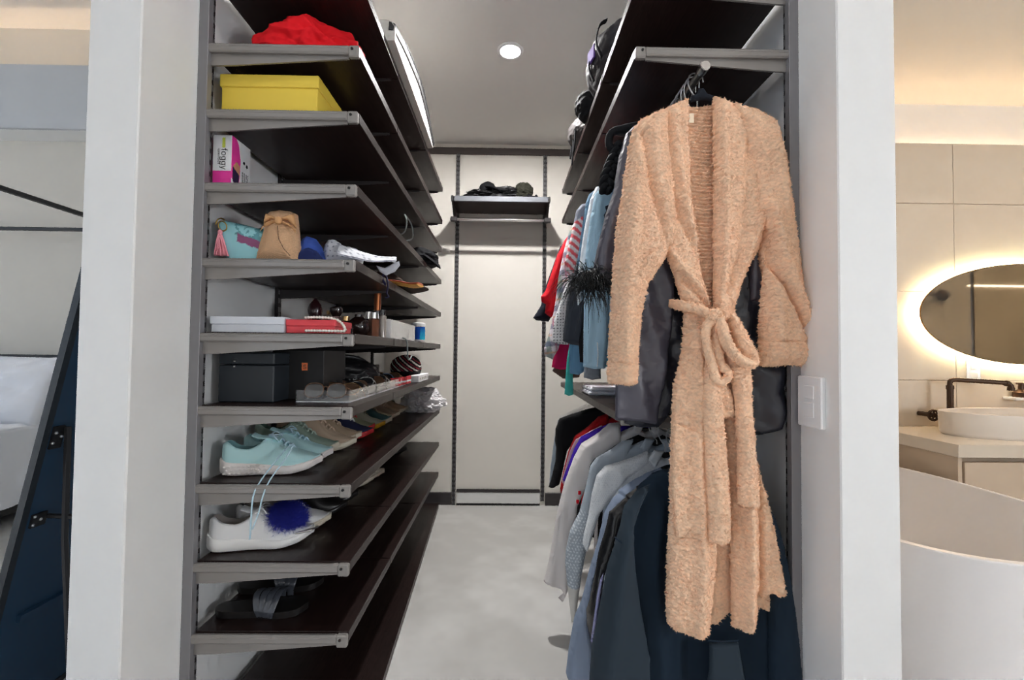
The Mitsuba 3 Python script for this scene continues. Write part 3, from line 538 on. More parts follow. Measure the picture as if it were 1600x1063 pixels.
lp = lift([(0.532,1.1357), (0.5169,1.1221), (0.5118,1.0954), (0.5168,1.0606), (0.5285,1.0225), (0.5368,0.9894), (0.5518,0.9763), (0.5669,0.9847), (0.5686,1.003), (0.5552,1.0161), (0.5469,1.0492), (0.5436,1.0941), (0.542,1.1258)], np.linspace(1.168, 1.176, 13))
m = tube(smooth_path(lp, 8), 0.0085, 14, up=(0, 1, 0), ry=0.0105); belt_part(m, 20, 'belt_loop')
lp = lift([(0.5437,1.1358), (0.5504,1.1025), (0.5603,1.0693), (0.5787,1.0429), (0.6021,1.0266), (0.6222,1.0235), (0.6323,1.0402), (0.6207,1.0767), (0.6024,1.1165), (0.5789,1.1462), (0.5521,1.1493)], [1.166, 1.158, 1.152, 1.15, 1.15, 1.158, 1.17, 1.182, 1.188, 1.186, 1.176])
m = tube(smooth_path(lp, 9), 0.017, 16, up=(0, 1, 0), ry=0.0115); belt_part(m, 21, 'belt_loop')
robe_part(robe, 'belt_loop', puff([(0.5713,1.1566), (0.5949,1.1435), (0.6133,1.1102), (0.6284,1.0702), (0.6367,1.0435), (0.6316,1.0268), (0.6114,1.0332), (0.5947,1.0614), (0.583,1.1031)], 1.178, 0.018, R_, 0.016, seed=9), 22, amp=0.0036)
robe_part(robe, 'belt_end', puff([(0.5337,1.1368), (0.5523,1.137), (0.5573,1.0359), (0.5621,0.9018), (0.5686,0.7685), (0.5717,0.6525), (0.5716,0.5733), (0.5464,0.5682), (0.5196,0.573), (0.5147,0.6686), (0.5114,0.8013), (0.5115,0.918), (0.5217,1.0355)], 1.192, 0.014, R_, 0.015, ridge([(0.5353,1.103), (0.5317,0.9015), (0.5383,0.735), (0.5448,0.5731)], 0.012, 0.004), seed=10), 23)
robe_part(robe, 'belt_end', puff([(0.5557,1.1286), (0.5895,1.0699), (0.6234,1.0265), (0.6369,1.0132), (0.6365,0.9024), (0.6412,0.8023), (0.6459,0.7026), (0.6457,0.6595), (0.6188,0.661), (0.5936,0.6675), (0.5972,0.7687), (0.5958,0.8686), (0.5943,0.9355), (0.5826,1.0109), (0.5624,1.0696)], 1.190, 0.014, R_, 0.015, ridge([(0.6062,0.9692), (0.6159,0.8021), (0.6222,0.6627)], 0.010, 0.005), seed=11), 24)
robe_part(robe, 'belt_end', puff([(0.5453,0.9853), (0.5724,0.9823), (0.5926,0.9355), (0.5942,0.8853), (0.5587,0.8817), (0.5554,0.9184)], 1.200, 0.010, R_, 0.012, seed=12), 25)
part(robe, 'neck_label', slab_y([(0.4979,1.7091), (0.5122,1.7111), (0.5122,1.684), (0.4961,1.6837)], 1.231, 1.233), fabric('label_cloth', rgb(250, 238, 214)), label='small cream neck label')
# ---------------- hangers ----------------
def hook(x, y, zr, lean=0.0, drop=0.085):
    p = [(0.0, -drop), (0.0, -0.058), (-0.012, -0.044), (-0.024, -0.016), (-0.018, 0.010), (0.0, 0.0165), (0.015, 0.010), (0.019, -0.010)]
    return tube(smooth_path([(x + a, y + lean * b, zr + b) for a, b in p], 5), 0.0021, 6)
def hanger(y, zr, label, group=None, kind='black', half=0.19, x=XR, drop=0.085, lean=0.05, bar=True):
    k = thing('clothes_hanger', label, 'hanger', group)
    part(k, 'hook', hook(x, y, zr, lean, drop), steelwire, 60)
    if bar:
        z0 = zr - drop
        arm = smooth_path([(x - half, y, z0 - 0.075), (x - half * 0.6, y, z0 - 0.045), (x - 0.035, y, z0 - 0.008), (x, y, z0 - 0.001), (x + 0.035, y, z0 - 0.008), (x + half * 0.6, y, z0 - 0.045), (x + half, y, z0 - 0.075)], 5)
        part(k, 'shoulder_bar', tube(arm, 0.011, 8, up=(0, 0, 1), ry=0.006), 'mat_black_plastic', 40)
    return k
ZU, ZL = 1.828, 0.80
hk = hanger(1.264, ZU, 'black clothes hanger inside the collar of the tan bathrobe', drop=0.095)
part(hk, 'neck_pad', puff([(0.5057,1.7611), (0.5202,1.7669), (0.5293,1.7836), (0.5403,1.7838), (0.5494,1.7693), (0.5694,1.7623), (0.5694,1.7439), (0.553,1.7491), (0.5366,1.7507), (0.5166,1.7466), (0.5057,1.7428)], 1.236, 0.010, 0.004, 0.01), fabric('black_velvet', rgb(26, 30, 38)), True)
# ---------------- clothes on the two rails ----------------
mirror_x = lambda pts, f=0.80: [(XR + (XR - x) * (f if x < XR else 1 / 1.0), z) for x, z in pts][::-1]
vc_m = mat('printed_cloth', VC, 0.85, spec=0.2, sheen=0.2)
def clothes(base, label, cat, y, sleeve, top, hem, m, hw=0.175, hb=0.19, th=0.024, seed=0, col=None, group=None, body=True, smooth=True, res=0.006, wr=0.006, right=True, hang=None, edge=0.022):
    k = thing(base, label, cat, group)
    rng = np.random.default_rng(seed)
    ph = rng.uniform(0, 6, 4)
    fold = lambda x, z: wr * (np.sin(x * 95 + ph[0] + 2.2 * np.sin(z * 7 + ph[1])) * 0.6 + 1.4 * (meshkit.fbm(np.stack([x * 22, z * 6, x * 0 + seed], -1), 3, seed) - 0.5)) * np.clip((top - z) * 4, 0.15, 1)
    def put(nm, poly, yy, t, s):
        ms = puff(poly, yy, t, res, edge, fold, back=0.55, seed=s)
        part(k, nm, ms, m if col is None else vc_m, smooth, None if col is None else np.clip(np.stack(col(ms.vertices[:, 0], ms.vertices[:, 2]), 1), 0, 1))
    if body:
        B = [(XR - 0.045, top), (XR - hw * 0.7, top - 0.035), (XR - hw, top - 0.07), (XR - hb, (top + hem) / 2), (XR - hb * 1.03, hem), (XR, hem - 0.008), (XR + hb * 1.03, hem), (XR + hb, (top + hem) / 2), (XR + hw, top - 0.07), (XR + hw * 0.7, top - 0.035), (XR + 0.045, top), (XR, top - 0.02)]
        put('body', B, y, th, seed + 1)
    put('sleeve', sleeve, y - 0.002, th * 1.05, seed + 2)
    if right: put('sleeve', mirror_x(sleeve), y - 0.002, th, seed + 3)
    return k
def collar(k, y, z, m, w=0.062, h=0.045, t=0.008):
    for s in (-1, 1):
        part(k, 'collar', puff([(XR + s * 0.01, z + 0.012), (XR + s * w * 0.7, z + 0.016), (XR + s * w, z - h * 0.35), (XR + s * w * 0.62, z - h)][::s], y - 0.022, t, 0.004, 0.01), m, True)
satin = mat('charcoal_satin', rgb(72, 71, 82), 0.36, spec=0.6, sheen=0.3)
satin2 = mat('dark_satin', rgb(34, 36, 46), 0.34, spec=0.6)
k = thing('satin_jacket', 'charcoal satin jacket with black feather cuffs hanging behind the tan bathrobe', 'jacket')
crease = lambda a, s: (lambda x, z: a * (np.sin(x * 70 + 5 * np.sin(z * 5 + s)) * 0.5 + 2.0 * (meshkit.fbm(np.stack([x * 16 + z * 9, z * 20 - x * 9, x * 0 + s], -1), 4, 5) - 0.5)))
JY = 1.315
part(k, 'body', puff([(0.5012,1.7383), (0.4255,1.7293), (0.3878,1.7), (0.3808,1.5194), (0.3703,1.2933), (0.3597,1.1065), (0.3454,0.958), (0.3459,0.8437), (0.3904,0.8331), (0.4461,0.8335), (0.4832,0.8855), (0.5391,0.9192), (0.6698,0.9204), (0.6956,0.8172), (0.7442,0.8066), (0.8078,0.8292), (0.825,0.8886)][:12] + [(0.6639,0.8311), (0.7102,0.821), (0.7674,0.8408), (0.7785,0.8956), (0.7801,1.1801), (0.7639,1.5041), (0.7248,1.6581), (0.6596,1.7026), (0.5689,1.7083)], JY, 0.022, 0.006, 0.03, add_(crease(0.010, 1), lambda x, z: -0.06 * np.clip((x - 0.55) / 0.2, 0, 1)), back=0.3), satin2, True)
part(k, 'front_panel', puff([(0.424,1.6887), (0.4056,1.518), (0.3875,1.2926), (0.3694,1.1434), (0.3327,1.032), (0.3108,0.9543), (0.3094,0.8588), (0.3445,0.8555), (0.3833,0.854), (0.4296,0.8452), (0.4516,0.9594), (0.47,1.1075), (0.4772,1.2564), (0.4807,1.5192), (0.473,1.6705)], JY - 0.032, 0.014, 0.005, 0.014, crease(0.010, 1), back=0.2), satin, True)
sl = [(0.4066,1.7251), (0.3651,1.711), (0.3463,1.6916), (0.3258,1.6228), (0.3094,1.5183), (0.2853,1.4462), (0.2615,1.3481), (0.247,1.2692), (0.2677,1.2433), (0.3051,1.24), (0.3424,1.2555), (0.3699,1.406), (0.3882,1.5574), (0.4105,1.6718)]
part(k, 'sleeve', puff(sl, JY - 0.004, 0.030, 0.005, 0.03, crease(0.007, 8), back=0.5), satin, True)
part(k, 'sleeve', puff([(0.7139,1.6762), (0.7375,1.6584), (0.7535,1.5948), (0.7672,1.4498), (0.7735,1.2876), (0.7658,1.1978), (0.7208,1.1901), (0.6795,1.1967), (0.6728,1.3222), (0.6879,1.5029), (0.6956,1.6303)], JY - 0.060, 0.016, 0.005, 0.03, crease(0.007, 9), back=0.5), satin, True)
def feathers(c, rx, rz, n, seed, length=0.075, y=JY):
    rng = np.random.default_rng(seed); out = []
    for i in range(n):
        a = rng.uniform(0, 2 * np.pi); u = np.sqrt(rng.uniform(0, 1))
        x, z = c[0] + rx * u * math.cos(a), c[1] + rz * u * math.sin(a); yy = y - 0.035 * math.sqrt(max(0, 1 - u * u)) * rng.uniform(0.3, 1.2)
        d = np.array([math.cos(a) * 0.9 * u + rng.normal(0, 0.4), rng.normal(-0.55, 0.4), rng.normal(-0.35, 0.55)]); d /= np.linalg.norm(d)
        L = length * rng.uniform(0.35, 1.0) * (1.5 if rng.uniform() < 0.12 else 1.0)
        p0 = np.array([x, yy, z]); p1 = p0 + d * L * 0.55; p2 = p0 + d * L + np.array([rng.normal(0, 0.006), 0, -L * 0.45])
        P_ = smooth_path([p0, p1, p2], 3)
        out.append(tube(P_, np.linspace(0.0016, 0.0003, len(P_)), 3, cap=False))
    return cat_(out)
feather_m = mat('black_feather', rgb(22, 24, 27), 0.6, sheen=0.3)
for c, s, rx, fl_ in (([(0.2461,1.2556)][0], 1, 0.052, 0.075), ([(0.686,1.2585)][0], 2, 0.032, 0.045)):
    fk = part(k, 'feather_cuff', cat_([feathers(c, rx, 0.038, 420, s, fl_), xf(trimesh.creation.icosphere(2, 1), (c[0], JY - 0.01, c[1]), s=(rx * 0.9, 0.03, 0.03))]), feather_m, True, label='black feather cuff'); labels[fk]['kind'] = 'stuff'
hanger(1.288, ZU, 'steel-hooked hanger that carries the charcoal satin jacket', 'hangers on the upper rail', drop=0.075, half=0.16, lean=-0.36)
# knotted black scarf
k = thing('knotted_scarf', 'black knotted scarf hanging behind the charcoal jacket on the upper rail', 'scarf')
bl = fabric('black_knit', rgb(18, 20, 24))
pth = smooth_path(lift([(0.4898,1.769), (0.4098,1.7555), (0.36,1.7445), (0.3261,1.7338), (0.3123,1.7095), (0.3204,1.6835), (0.3423,1.6738), (0.3582,1.6861)], [1.39] * 8), 8)
part(k, 'loop', lump(tube(pth, 0.012, 10, up=(0, 1, 0)), 0.006, 90, 3), bl, True)
base_ = smooth_path(lift([(0.3502,1.69), (0.3344,1.6576), (0.3187,1.6212), (0.3069,1.585), (0.3052,1.545)], [1.385] * 5), 16); tt = np.linspace(0, 14, len(base_))
for j in range(3):
    o = np.stack([0.013 * np.cos(tt + j * 2.09), 0.013 * np.sin(2 * (tt + j * 2.09)), 0 * tt], 1)
    part(k, 'strand', lump(tube(base_ + o, 0.0105, 8), 0.005, 120, j), bl, True)
pal = lambda r, g, b: (lambda x, z: [x * 0 + c for c in rgb(r, g, b)])
skyblue = fabric('sky_blue_cotton', rgb(158, 190, 210)); paleblue = fabric('pale_blue_cotton', rgb(226, 232, 238)); denim = fabric('denim_blue', rgb(88, 124, 152))
charcoal = fabric('charcoal_cotton', rgb(52, 56, 64)); redm = fabric('red_wool', rgb(206, 26, 40)); navym = fabric('navy_wool', rgb(24, 28, 40)); black_c = fabric('black_cotton', rgb(18, 19, 22))
k = clothes('sweatshirt', 'sky blue sweatshirt with a small dark emblem hanging behind the feather cuff', 'sweatshirt', 1.47,
    [(0.3604,1.6082), (0.3184,1.6011), (0.285,1.5647), (0.2708,1.4886), (0.2608,1.4043), (0.253,1.3204), (0.2516,1.216), (0.2502,1.112), (0.2509,1.0022), (0.2862,0.9943), (0.3236,0.9967), (0.3334,1.1129), (0.3388,1.2797), (0.3508,1.4056), (0.3628,1.5321)], 1.69, 1.02, skyblue, seed=20)
part(k, 'emblem', cat_([puff([(0.3102,1.5111), (0.3205,1.5175), (0.3287,1.5094), (0.3268,1.4928), (0.3186,1.4782), (0.3105,1.4678), (0.3063,1.4842), (0.3144,1.4968)], 1.428, 0.002, 0.003, 0.004)]), 'mat_navy_wool', True, label='small dark emblem')
part(k, 'drawstring', tube(lift([(0.2901,1.0806), (0.2923,1.04), (0.2905,1.0035)], [1.437] * 3), 0.0016, 6), white_plastic)
clothes('shirt', 'pale blue-white shirt hanging between the sky blue sweatshirt and the denim shirt', 'shirt', 1.555,
    [(0.3368,1.6266), (0.3058,1.6216), (0.2861,1.5766), (0.2689,1.4872), (0.2562,1.4026), (0.2478,1.3361), (0.2371,1.2807), (0.2464,1.208), (0.2595,1.2258), (0.27,1.3142), (0.2937,1.4032), (0.3218,1.537)], 1.69, 1.04, paleblue, seed=21)
clothes('denim_shirt', 'faded denim blue shirt hanging just behind the pale shirt', 'shirt', 1.635,
    [(0.3379,1.6468), (0.3146,1.6371), (0.296,1.6227), (0.2845,1.5897), (0.2756,1.5263), (0.2645,1.4443), (0.2534,1.3696), (0.263,1.3232), (0.3095,1.3145), (0.3346,1.3986), (0.3476,1.5625)], 1.70, 1.04, denim, seed=22)
clothes('pullover', 'dark charcoal top with long hanging sleeve below the feather cuff', 'top', 1.715,
    [(0.3158,1.5871), (0.2918,1.513), (0.2705,1.4148), (0.2469,1.3169), (0.2304,1.2437), (0.219,1.1465), (0.2146,1.0908), (0.2437,1.079), (0.285,1.0722), (0.3013,1.1717), (0.3125,1.3177), (0.3263,1.4645)], 1.70, 1.03, charcoal, seed=23)
def stripes(x, z):
    s = np.sin((z * 1.0 + (x - 0.3) * 0.95) * 2 * np.pi / 0.034); w = (s > 0.0)
    g = z > 1.585 + (x - 0.30) * 0.6
    a, b, c_ = rgb(214, 92, 100), rgb(228, 218, 220), rgb(142, 146, 160)
    return [np.where(g, c_[i], np.where(w, a[i], b[i])) for i in range(3)]
clothes('striped_shirt', 'red and white striped shirt with grey shoulder on the upper rail', 'shirt', 1.80,
    [(0.3261,1.6474), (0.2953,1.6392), (0.275,1.6131), (0.2651,1.5614), (0.2478,1.484), (0.2304,1.4068), (0.2358,1.371), (0.2513,1.3507), (0.2717,1.3484), (0.2918,1.4025), (0.3115,1.5234), (0.3316,1.5881)], 1.68, 1.06, vc_m, seed=24, col=stripes, res=0.004)
def dots(x, z):
    d = (np.abs(np.mod(x, 0.012) - 0.006) < 0.0025) & (np.abs(np.mod(z, 0.012) - 0.006) < 0.0025)
    return [np.where(d, b, a) for a, b in zip(rgb(226, 226, 228), rgb(90, 92, 100))]
clothes('checked_shirt', 'white shirt with tiny dark checks hanging low between the plaid shirt and the charcoal top', 'shirt', 1.875,
    [(0.3268,1.5971), (0.2876,1.4759), (0.2513,1.342), (0.2202,1.2486), (0.1995,1.182), (0.1896,1.0919), (0.2215,1.0817), (0.2585,1.0795), (0.279,1.1829), (0.3044,1.3427), (0.3354,1.5034)], 1.66, 1.05, vc_m, seed=25, col=dots, res=0.003)
def plaid(x, z):
    u = (np.mod(x * 1.0 + z * 0.12, 0.075) / 0.075); v = (np.mod(z - x * 0.12, 0.075) / 0.075)
    base = np.stack(np.broadcast_arrays(*[x * 0 + c for c in rgb(214, 206, 212)]), -1)
    def lay(mask, c, t): 
        base[mask] = base[mask] * (1 - t) + np.array(rgb(*c)) * t
    lay(u < 0.30, (62, 104, 84), 0.65); lay(v < 0.30, (58, 66, 106), 0.65); lay((u > 0.55) & (u < 0.63), (190, 110, 130), 0.8); lay((v > 0.6) & (v < 0.68), (206, 150, 110), 0.7)
    return [base[..., i] for i in range(3)]
clothes('plaid_shirt', 'pale plaid shirt with green and blue checks beside the red sweater', 'shirt', 1.96,
    [(0.308,1.6412), (0.2722,1.579), (0.245,1.4807), (0.2264,1.3829), (0.2134,1.2715), (0.1976,1.1742), (0.1842,1.1188), (0.1653,1.0633), (0.1684,1.033), (0.2017,1.0168), (0.2289,1.064), (0.2503,1.161), (0.2716,1.2722), (0.2877,1.3558), (0.3143,1.5236)], 1.66, 1.04, vc_m, seed=26, col=plaid, res=0.004, th=0.03)
clothes('sweater', 'bright red sweater near the far end of the upper rail', 'sweater', 2.13,
    [(0.3139,1.6317), (0.2719,1.5763), (0.2392,1.509), (0.2127,1.4268), (0.1833,1.3358), (0.1625,1.3083), (0.1657,1.2843), (0.1869,1.2725), (0.1812,1.2332), (0.2115,1.2095), (0.2472,1.2611), (0.2734,1.3823), (0.3056,1.5191)], 1.66, 1.06, redm, seed=27, th=0.034)
clothes('wool_coat', 'near-black coat behind the red sweater at the far end of the upper rail', 'coat', 2.24,
    [(0.3113,1.6233), (0.2639,1.5715), (0.236,1.4945), (0.2081,1.4145), (0.1864,1.3507), (0.1713,1.2776), (0.1339,1.2169), (0.1498,1.2045), (0.2099,1.1989), (0.2317,1.2403), (0.2465,1.3674), (0.2929,1.5272)], 1.66, 1.05, navym, seed=28, th=0.034)
# low hanging pieces below the shirts
def hanging(base, label, cat, y, poly, m, seed, th=0.018, g=None):
    k = thing(base, label, cat, g)
    part(k, 'cloth', puff(poly, y, th, 0.006, 0.02, lambda x, z: 0.008 * (meshkit.fbm(np.stack([x * 30, z * 8, x * 0 + seed], -1), 3, seed) - 0.5), back=0.5, seed=seed), m, True)
    return k
hanging('skirt', 'magenta skirt hanging below the checked shirt', 'skirt', 2.05, [(0.3005,1.4284), (0.2584,1.2243), (0.2248,1.085), (0.2083,0.981), (0.2459,0.9698), (0.2893,0.9731), (0.2972,1.08), (0.3162,1.254), (0.3385,1.3997)], fabric('magenta', rgb(186, 28, 84)), 31)
hanging('jeans', 'light blue jeans with a turned-up hem beside the magenta skirt', 'jeans', 1.915, [(0.3357,1.3771), (0.2961,1.2134), (0.2672,1.0776), (0.2708,0.9589), (0.3087,0.9539), (0.3356,0.9704), (0.3322,1.0783), (0.3502,1.2412), (0.363,1.3775)], fabric('light_denim', rgb(112, 160, 196)), 32)
hanging('shorts', 'black shorts hanging behind the sky blue sweatshirt', 'shorts', 1.675, [(0.329,1.3117), (0.2871,1.1687), (0.2687,1.0857), (0.274,1.0126), (0.3024,1.0082), (0.3307,1.0132), (0.3397,1.0983), (0.365,1.2408), (0.3766,1.3123)], black_c, 33)
hanging('denim_skirt', 'grey washed denim hem hanging under the black shorts', 'skirt', 1.76, [(0.3458,1.3002), (0.317,1.1254), (0.3077,1.026), (0.3032,0.9517), (0.3355,0.9422), (0.3702,0.9474), (0.3673,1.0266), (0.3715,1.1758), (0.3908,1.3008)], fabric('grey_denim', rgb(128, 134, 142)), 34)
hanging('teal_shorts', 'teal blue shorts next to the robe sleeve, below the sweatshirt', 'shorts', 1.595, [(0.3586,1.2995), (0.3276,1.1634), (0.3147,1.0619), (0.3173,1.0013), (0.3421,0.997), (0.3759,1.0019), (0.3867,1.0964), (0.4039,1.3001)], fabric('teal_denim', rgb(56, 118, 144)), 35)
hanging('scarf', 'narrow turquoise scarf hanging lowest under the magenta skirt', 'scarf', 2.0, [(0.3219,1.3625), (0.2895,1.1355), (0.2706,1.0226), (0.2655,0.9522), (0.2605,0.8652), (0.2803,0.857), (0.2999,0.8628), (0.2965,0.9526), (0.304,1.0793), (0.3421,1.306)], fabric('turquoise', rgb(70, 178, 172)), 36, th=0.010)
hanging('jersey', 'brown top whose hem shows beside the turquoise scarf', 'top', 2.12, [(0.3202,1.3813), (0.2679,1.1405), (0.2274,0.9789), (0.2186,0.9609), (0.2696,0.9257), (0.3442,0.9324), (0.3646,1.0221), (0.3721,1.2617)], fabric('brown_cloth', rgb(86, 70, 62)), 37)
UN = ('black knotted scarf', 'sky blue sweatshirt', 'pale blue-white shirt', 'denim blue shirt', 'charcoal top', 'striped shirt', 'plaid shirt', 'red sweater', 'near-black coat')
for i, y in enumerate((1.342, 1.47, 1.555, 1.635, 1.715, 1.80, 1.96, 2.13, 2.24)):
    yk = (1.312, 1.338, 1.372, 1.42, 1.52, 1.70, 1.90, 2.09, 2.22)[i]
    hanger(yk, ZU, 'steel-hooked hanger that carries the %s on the upper rail' % UN[i], 'hangers on the upper rail', drop=0.075, half=0.15, lean=-min((y - yk) / 0.075, 1.6), bar=i > 0)
# ---- lower rail ----
fleece = mat('navy_fleece', rgb(27, 40, 53), 0.9, spec=0.15, sheen=0.5); fleece2 = mat('slate_fleece', rgb(42, 52, 61), 0.9, spec=0.15, sheen=0.5)
k = thing('hooded_jacket', 'large navy fleece jacket frontmost on the lower rail under the tan bathrobe', 'jacket')
HY = 1.283
fl = add_(ridge([(0.4315,0.6247), (0.4146,0.4563), (0.432,0.2892), (0.4407,0.1234)], 0.02, 0.010), ridge([(0.5087,0.3561), (0.5137,0.1069)], 0.022, -0.016), ridge([(0.5689,0.6255), (0.577,0.3563)], 0.02, 0.008), ridge([(0.6977,0.5248), (0.7141,0.3567), (0.7215,0.1235)], 0.02, 0.010), wave(0.006, 60))
part(k, 'body', puff([(0.4504,0.7218), (0.4158,0.7113), (0.3797,0.6821), (0.3558,0.6225), (0.3476,0.5075), (0.3617,0.3864), (0.3861,0.2193), (0.3864,0.113), (0.5022,0.0997), (0.6217,0.1064), (0.7484,0.113), (0.7601,0.354), (0.7508,0.5399), (0.7235,0.6162), (0.689,0.6501), (0.6233,0.6837), (0.5749,0.7227), (0.5108,0.7051)], HY, 0.030, 0.006, 0.05, fl, back=0.4, rough=0.0012, rf=500), fleece, True)
fs = add_(ridge([(0.3177,0.5773), (0.2962,0.4606), (0.2767,0.2951), (0.2691,0.1473)], 0.03, 0.010), wave(0.004, 50, 2))
part(k, 'sleeve', puff([(0.392,0.6987), (0.3544,0.6799), (0.3204,0.6409), (0.3003,0.5686), (0.2752,0.4882), (0.2522,0.3549), (0.2358,0.2688), (0.2297,0.1682), (0.2367,0.1272), (0.3124,0.114), (0.3832,0.1206), (0.3915,0.1881), (0.3913,0.2426), (0.3776,0.3171), (0.3638,0.3918), (0.3482,0.5119), (0.3445,0.5873), (0.3682,0.6429)], 1.222, 0.042, 0.006, 0.05, fs, back=0.6, rough=0.0012, rf=500), fleece2, True)
part(k, 'sleeve', puff([(0.6697,0.665), (0.6903,0.655), (0.7177,0.6298), (0.7414,0.576), (0.7599,0.497), (0.7764,0.3931), (0.7876,0.2831), (0.7938,0.1885), (0.7951,0.1272), (0.7083,0.1173), (0.7091,0.2929), (0.7065,0.4599), (0.6796,0.5773)], 1.226, 0.034, 0.006, 0.04, fs, back=0.5, rough=0.0012, rf=500), fleece, True)
part(k, 'pocket', puff([(0.5422,0.2904), (0.6195,0.2922), (0.636,0.2038), (0.6425,0.1418), (0.5253,0.1418), (0.5422,0.22)], 1.207, 0.008, 0.006, 0.012), fleece2, True)
part(k, 'shoulder_seam', tube(lift([(0.2884,0.5693), (0.31,0.5531), (0.3315,0.5305)], [1.19, 1.182, 1.188]), 0.0022, 6), fleece)
part(k, 'pocket_seam', tube(lift([(0.5344,0.3016), (0.571,0.2984), (0.616,0.3017)], [1.198] * 3), 0.002, 6), fleece)
part(k, 'hood', lump(xf(trimesh.creation.icosphere(3, 1.0), (XR + 0.01, 1.27, 0.695), s=(0.085, 0.022, 0.035)), 0.02, 20, 4), fleece2, True)
hanger(HY + 0.028, ZL, 'hanger of the navy fleece jacket on the lower rail', 'hangers on the lower rail', drop=0.07, half=0.15)
quilt = mat('black_nylon', rgb(20, 21, 24), 0.32, spec=0.5)
k = clothes('puffer_jacket', 'black nylon jacket with a lavender zip edge behind the navy fleece jacket', 'jacket', 1.345,
    [(0.4662,0.6875), (0.4021,0.6647), (0.3365,0.6048), (0.3084,0.5824), (0.2974,0.5268), (0.2772,0.4529), (0.259,0.3608), (0.2445,0.2966), (0.2467,0.2509), (0.2581,0.2053), (0.2767,0.2145), (0.2962,0.3977), (0.3275,0.5085), (0.3986,0.5829), (0.4663,0.6391)], 0.70, 0.12, quilt, seed=40, th=0.03, wr=0.011)
part(k, 'zip_edge', puff([(0.2837,0.4242), (0.2747,0.4063), (0.2659,0.3635), (0.2572,0.296), (0.2486,0.2322), (0.254,0.2286), (0.2646,0.2836), (0.275,0.3546)], 1.302, 0.004, 0.004, 0.004), fabric('lavender', rgb(150, 150, 186)), True, label='lavender zip edge')
clothes('sweatshirt', 'blue-grey sweatshirt whose long sleeve hangs beside the black nylon jacket', 'sweatshirt', 1.43,
    [(0.4753,0.6852), (0.4431,0.6731), (0.403,0.645), (0.3409,0.5969), (0.3131,0.5512), (0.2896,0.4524), (0.2661,0.3697), (0.2409,0.2756), (0.2213,0.2248), (0.2041,0.1313), (0.1967,0.0614), (0.2008,0.0459), (0.2385,0.0305), (0.2781,0.0421), (0.2815,0.1392), (0.267,0.2366), (0.2822,0.3541), (0.3293,0.5118), (0.4252,0.6114)], 0.69, 0.11, fabric('blue_grey_cotton', rgb(120, 132, 152)), seed=41, th=0.036, wr=0.004)
def mesh_dots(base, dark, p=0.008):
    return lambda x, z: [np.where((np.mod(x + (np.floor(z / p) % 2) * p / 2, p) < p * 0.42) & (np.mod(z, p) < p * 0.5), d, b) for b, d in zip(rgb(*base), rgb(*dark))]
whitem = fabric('white_cotton', rgb(216, 217, 218))
k = clothes('mesh_shirt', 'white mesh polo shirt beside the blue-grey sweatshirt', 'shirt', 1.515,
    [(0.4757,0.7249), (0.416,0.6991), (0.333,0.6732), (0.3055,0.6435), (0.291,0.5845), (0.2808,0.5216), (0.2643,0.4525), (0.2603,0.417), (0.2752,0.3899), (0.2898,0.4338), (0.319,0.5218), (0.4035,0.6231), (0.4843,0.6827)], 0.72, 0.12, vc_m, seed=42, col=mesh_dots((216, 218, 220), (200, 203, 207), 0.007), res=0.0035)
collar(k, 1.515, 0.715, whitem)
k = clothes('knit_cardigan', 'grey knitted cardigan with pale dots and a cream hem', 'cardigan', 1.61,
    [(0.4554,0.7448), (0.4146,0.7378), (0.3808,0.7128), (0.3221,0.6765), (0.3019,0.6495), (0.2866,0.5778), (0.2646,0.4886), (0.2313,0.4217), (0.2183,0.3552), (0.2164,0.3109), (0.2236,0.2491), (0.2309,0.1787), (0.2404,0.104), (0.2558,0.1348), (0.2728,0.267), (0.2946,0.3777), (0.3388,0.5113), (0.4195,0.6458)], 0.74, 0.12, vc_m, seed=43, res=0.0035,
    col=lambda x, z: [np.where(z < 0.235, c, np.where(z > 0.50, d, a)) for a, c, d in zip(mesh_dots((160, 169, 178), (212, 216, 220), 0.0105)(x, z), rgb(206, 202, 196), rgb(168, 177, 186))])
collar(k, 1.61, 0.735, fabric('grey_blue_knit', rgb(176, 184, 192)))
clothes('black_edge_shape', 'thin black garment shape standing in for strap and hanger edges between the grey cardigan and the white shirt', 'cardigan', 1.665,  # made-up garment in place of black strap and hanger edges
    [(0.4359,0.7111), (0.3681,0.685), (0.3284,0.6638), (0.3122,0.6406), (0.3076,0.622), (0.3239,0.6314), (0.3472,0.6594), (0.436,0.6786)], 0.75, 0.2, black_c, seed=44)
k = clothes('shirt', 'white shirt with small red marks and a buttoned cuff on the lower rail', 'shirt', 1.73,
    [(0.4355,0.7849), (0.3965,0.7821), (0.3553,0.7455), (0.2899,0.704), (0.2611,0.6508), (0.2279,0.5545), (0.1997,0.4466), (0.1814,0.3273), (0.1675,0.2535), (0.1513,0.1895), (0.1827,0.1754), (0.214,0.166), (0.2262,0.1495), (0.2071,0.1281), (0.224,0.1164), (0.2476,0.1732), (0.2586,0.3277), (0.2769,0.471), (0.3632,0.6395), (0.4456,0.7125)], 0.77, 0.13, fabric('white_poplin', rgb(220, 214, 212)), seed=45, th=0.034, wr=0.005)
collar(k, 1.73, 0.765, 'mat_white_poplin')
for a in [(0.2788,0.5302), (0.272,0.4976)]: part(k, 'red_mark', box(a[0] - 0.005, a[0] + 0.005, 1.688, 1.692, a[1] - 0.007, a[1] + 0.007, 0.001), redm)
clothes('blouse', 'vivid violet blouse between the white shirt and the lilac top', 'blouse', 1.84,
    [(0.4295,0.768), (0.3649,0.7392), (0.3081,0.7105), (0.28,0.6641), (0.2573,0.6), (0.2345,0.536), (0.2475,0.5208), (0.2754,0.5822), (0.3162,0.6593), (0.4297,0.7218)], 0.76, 0.38, fabric('violet', rgb(62, 32, 158)), seed=46)
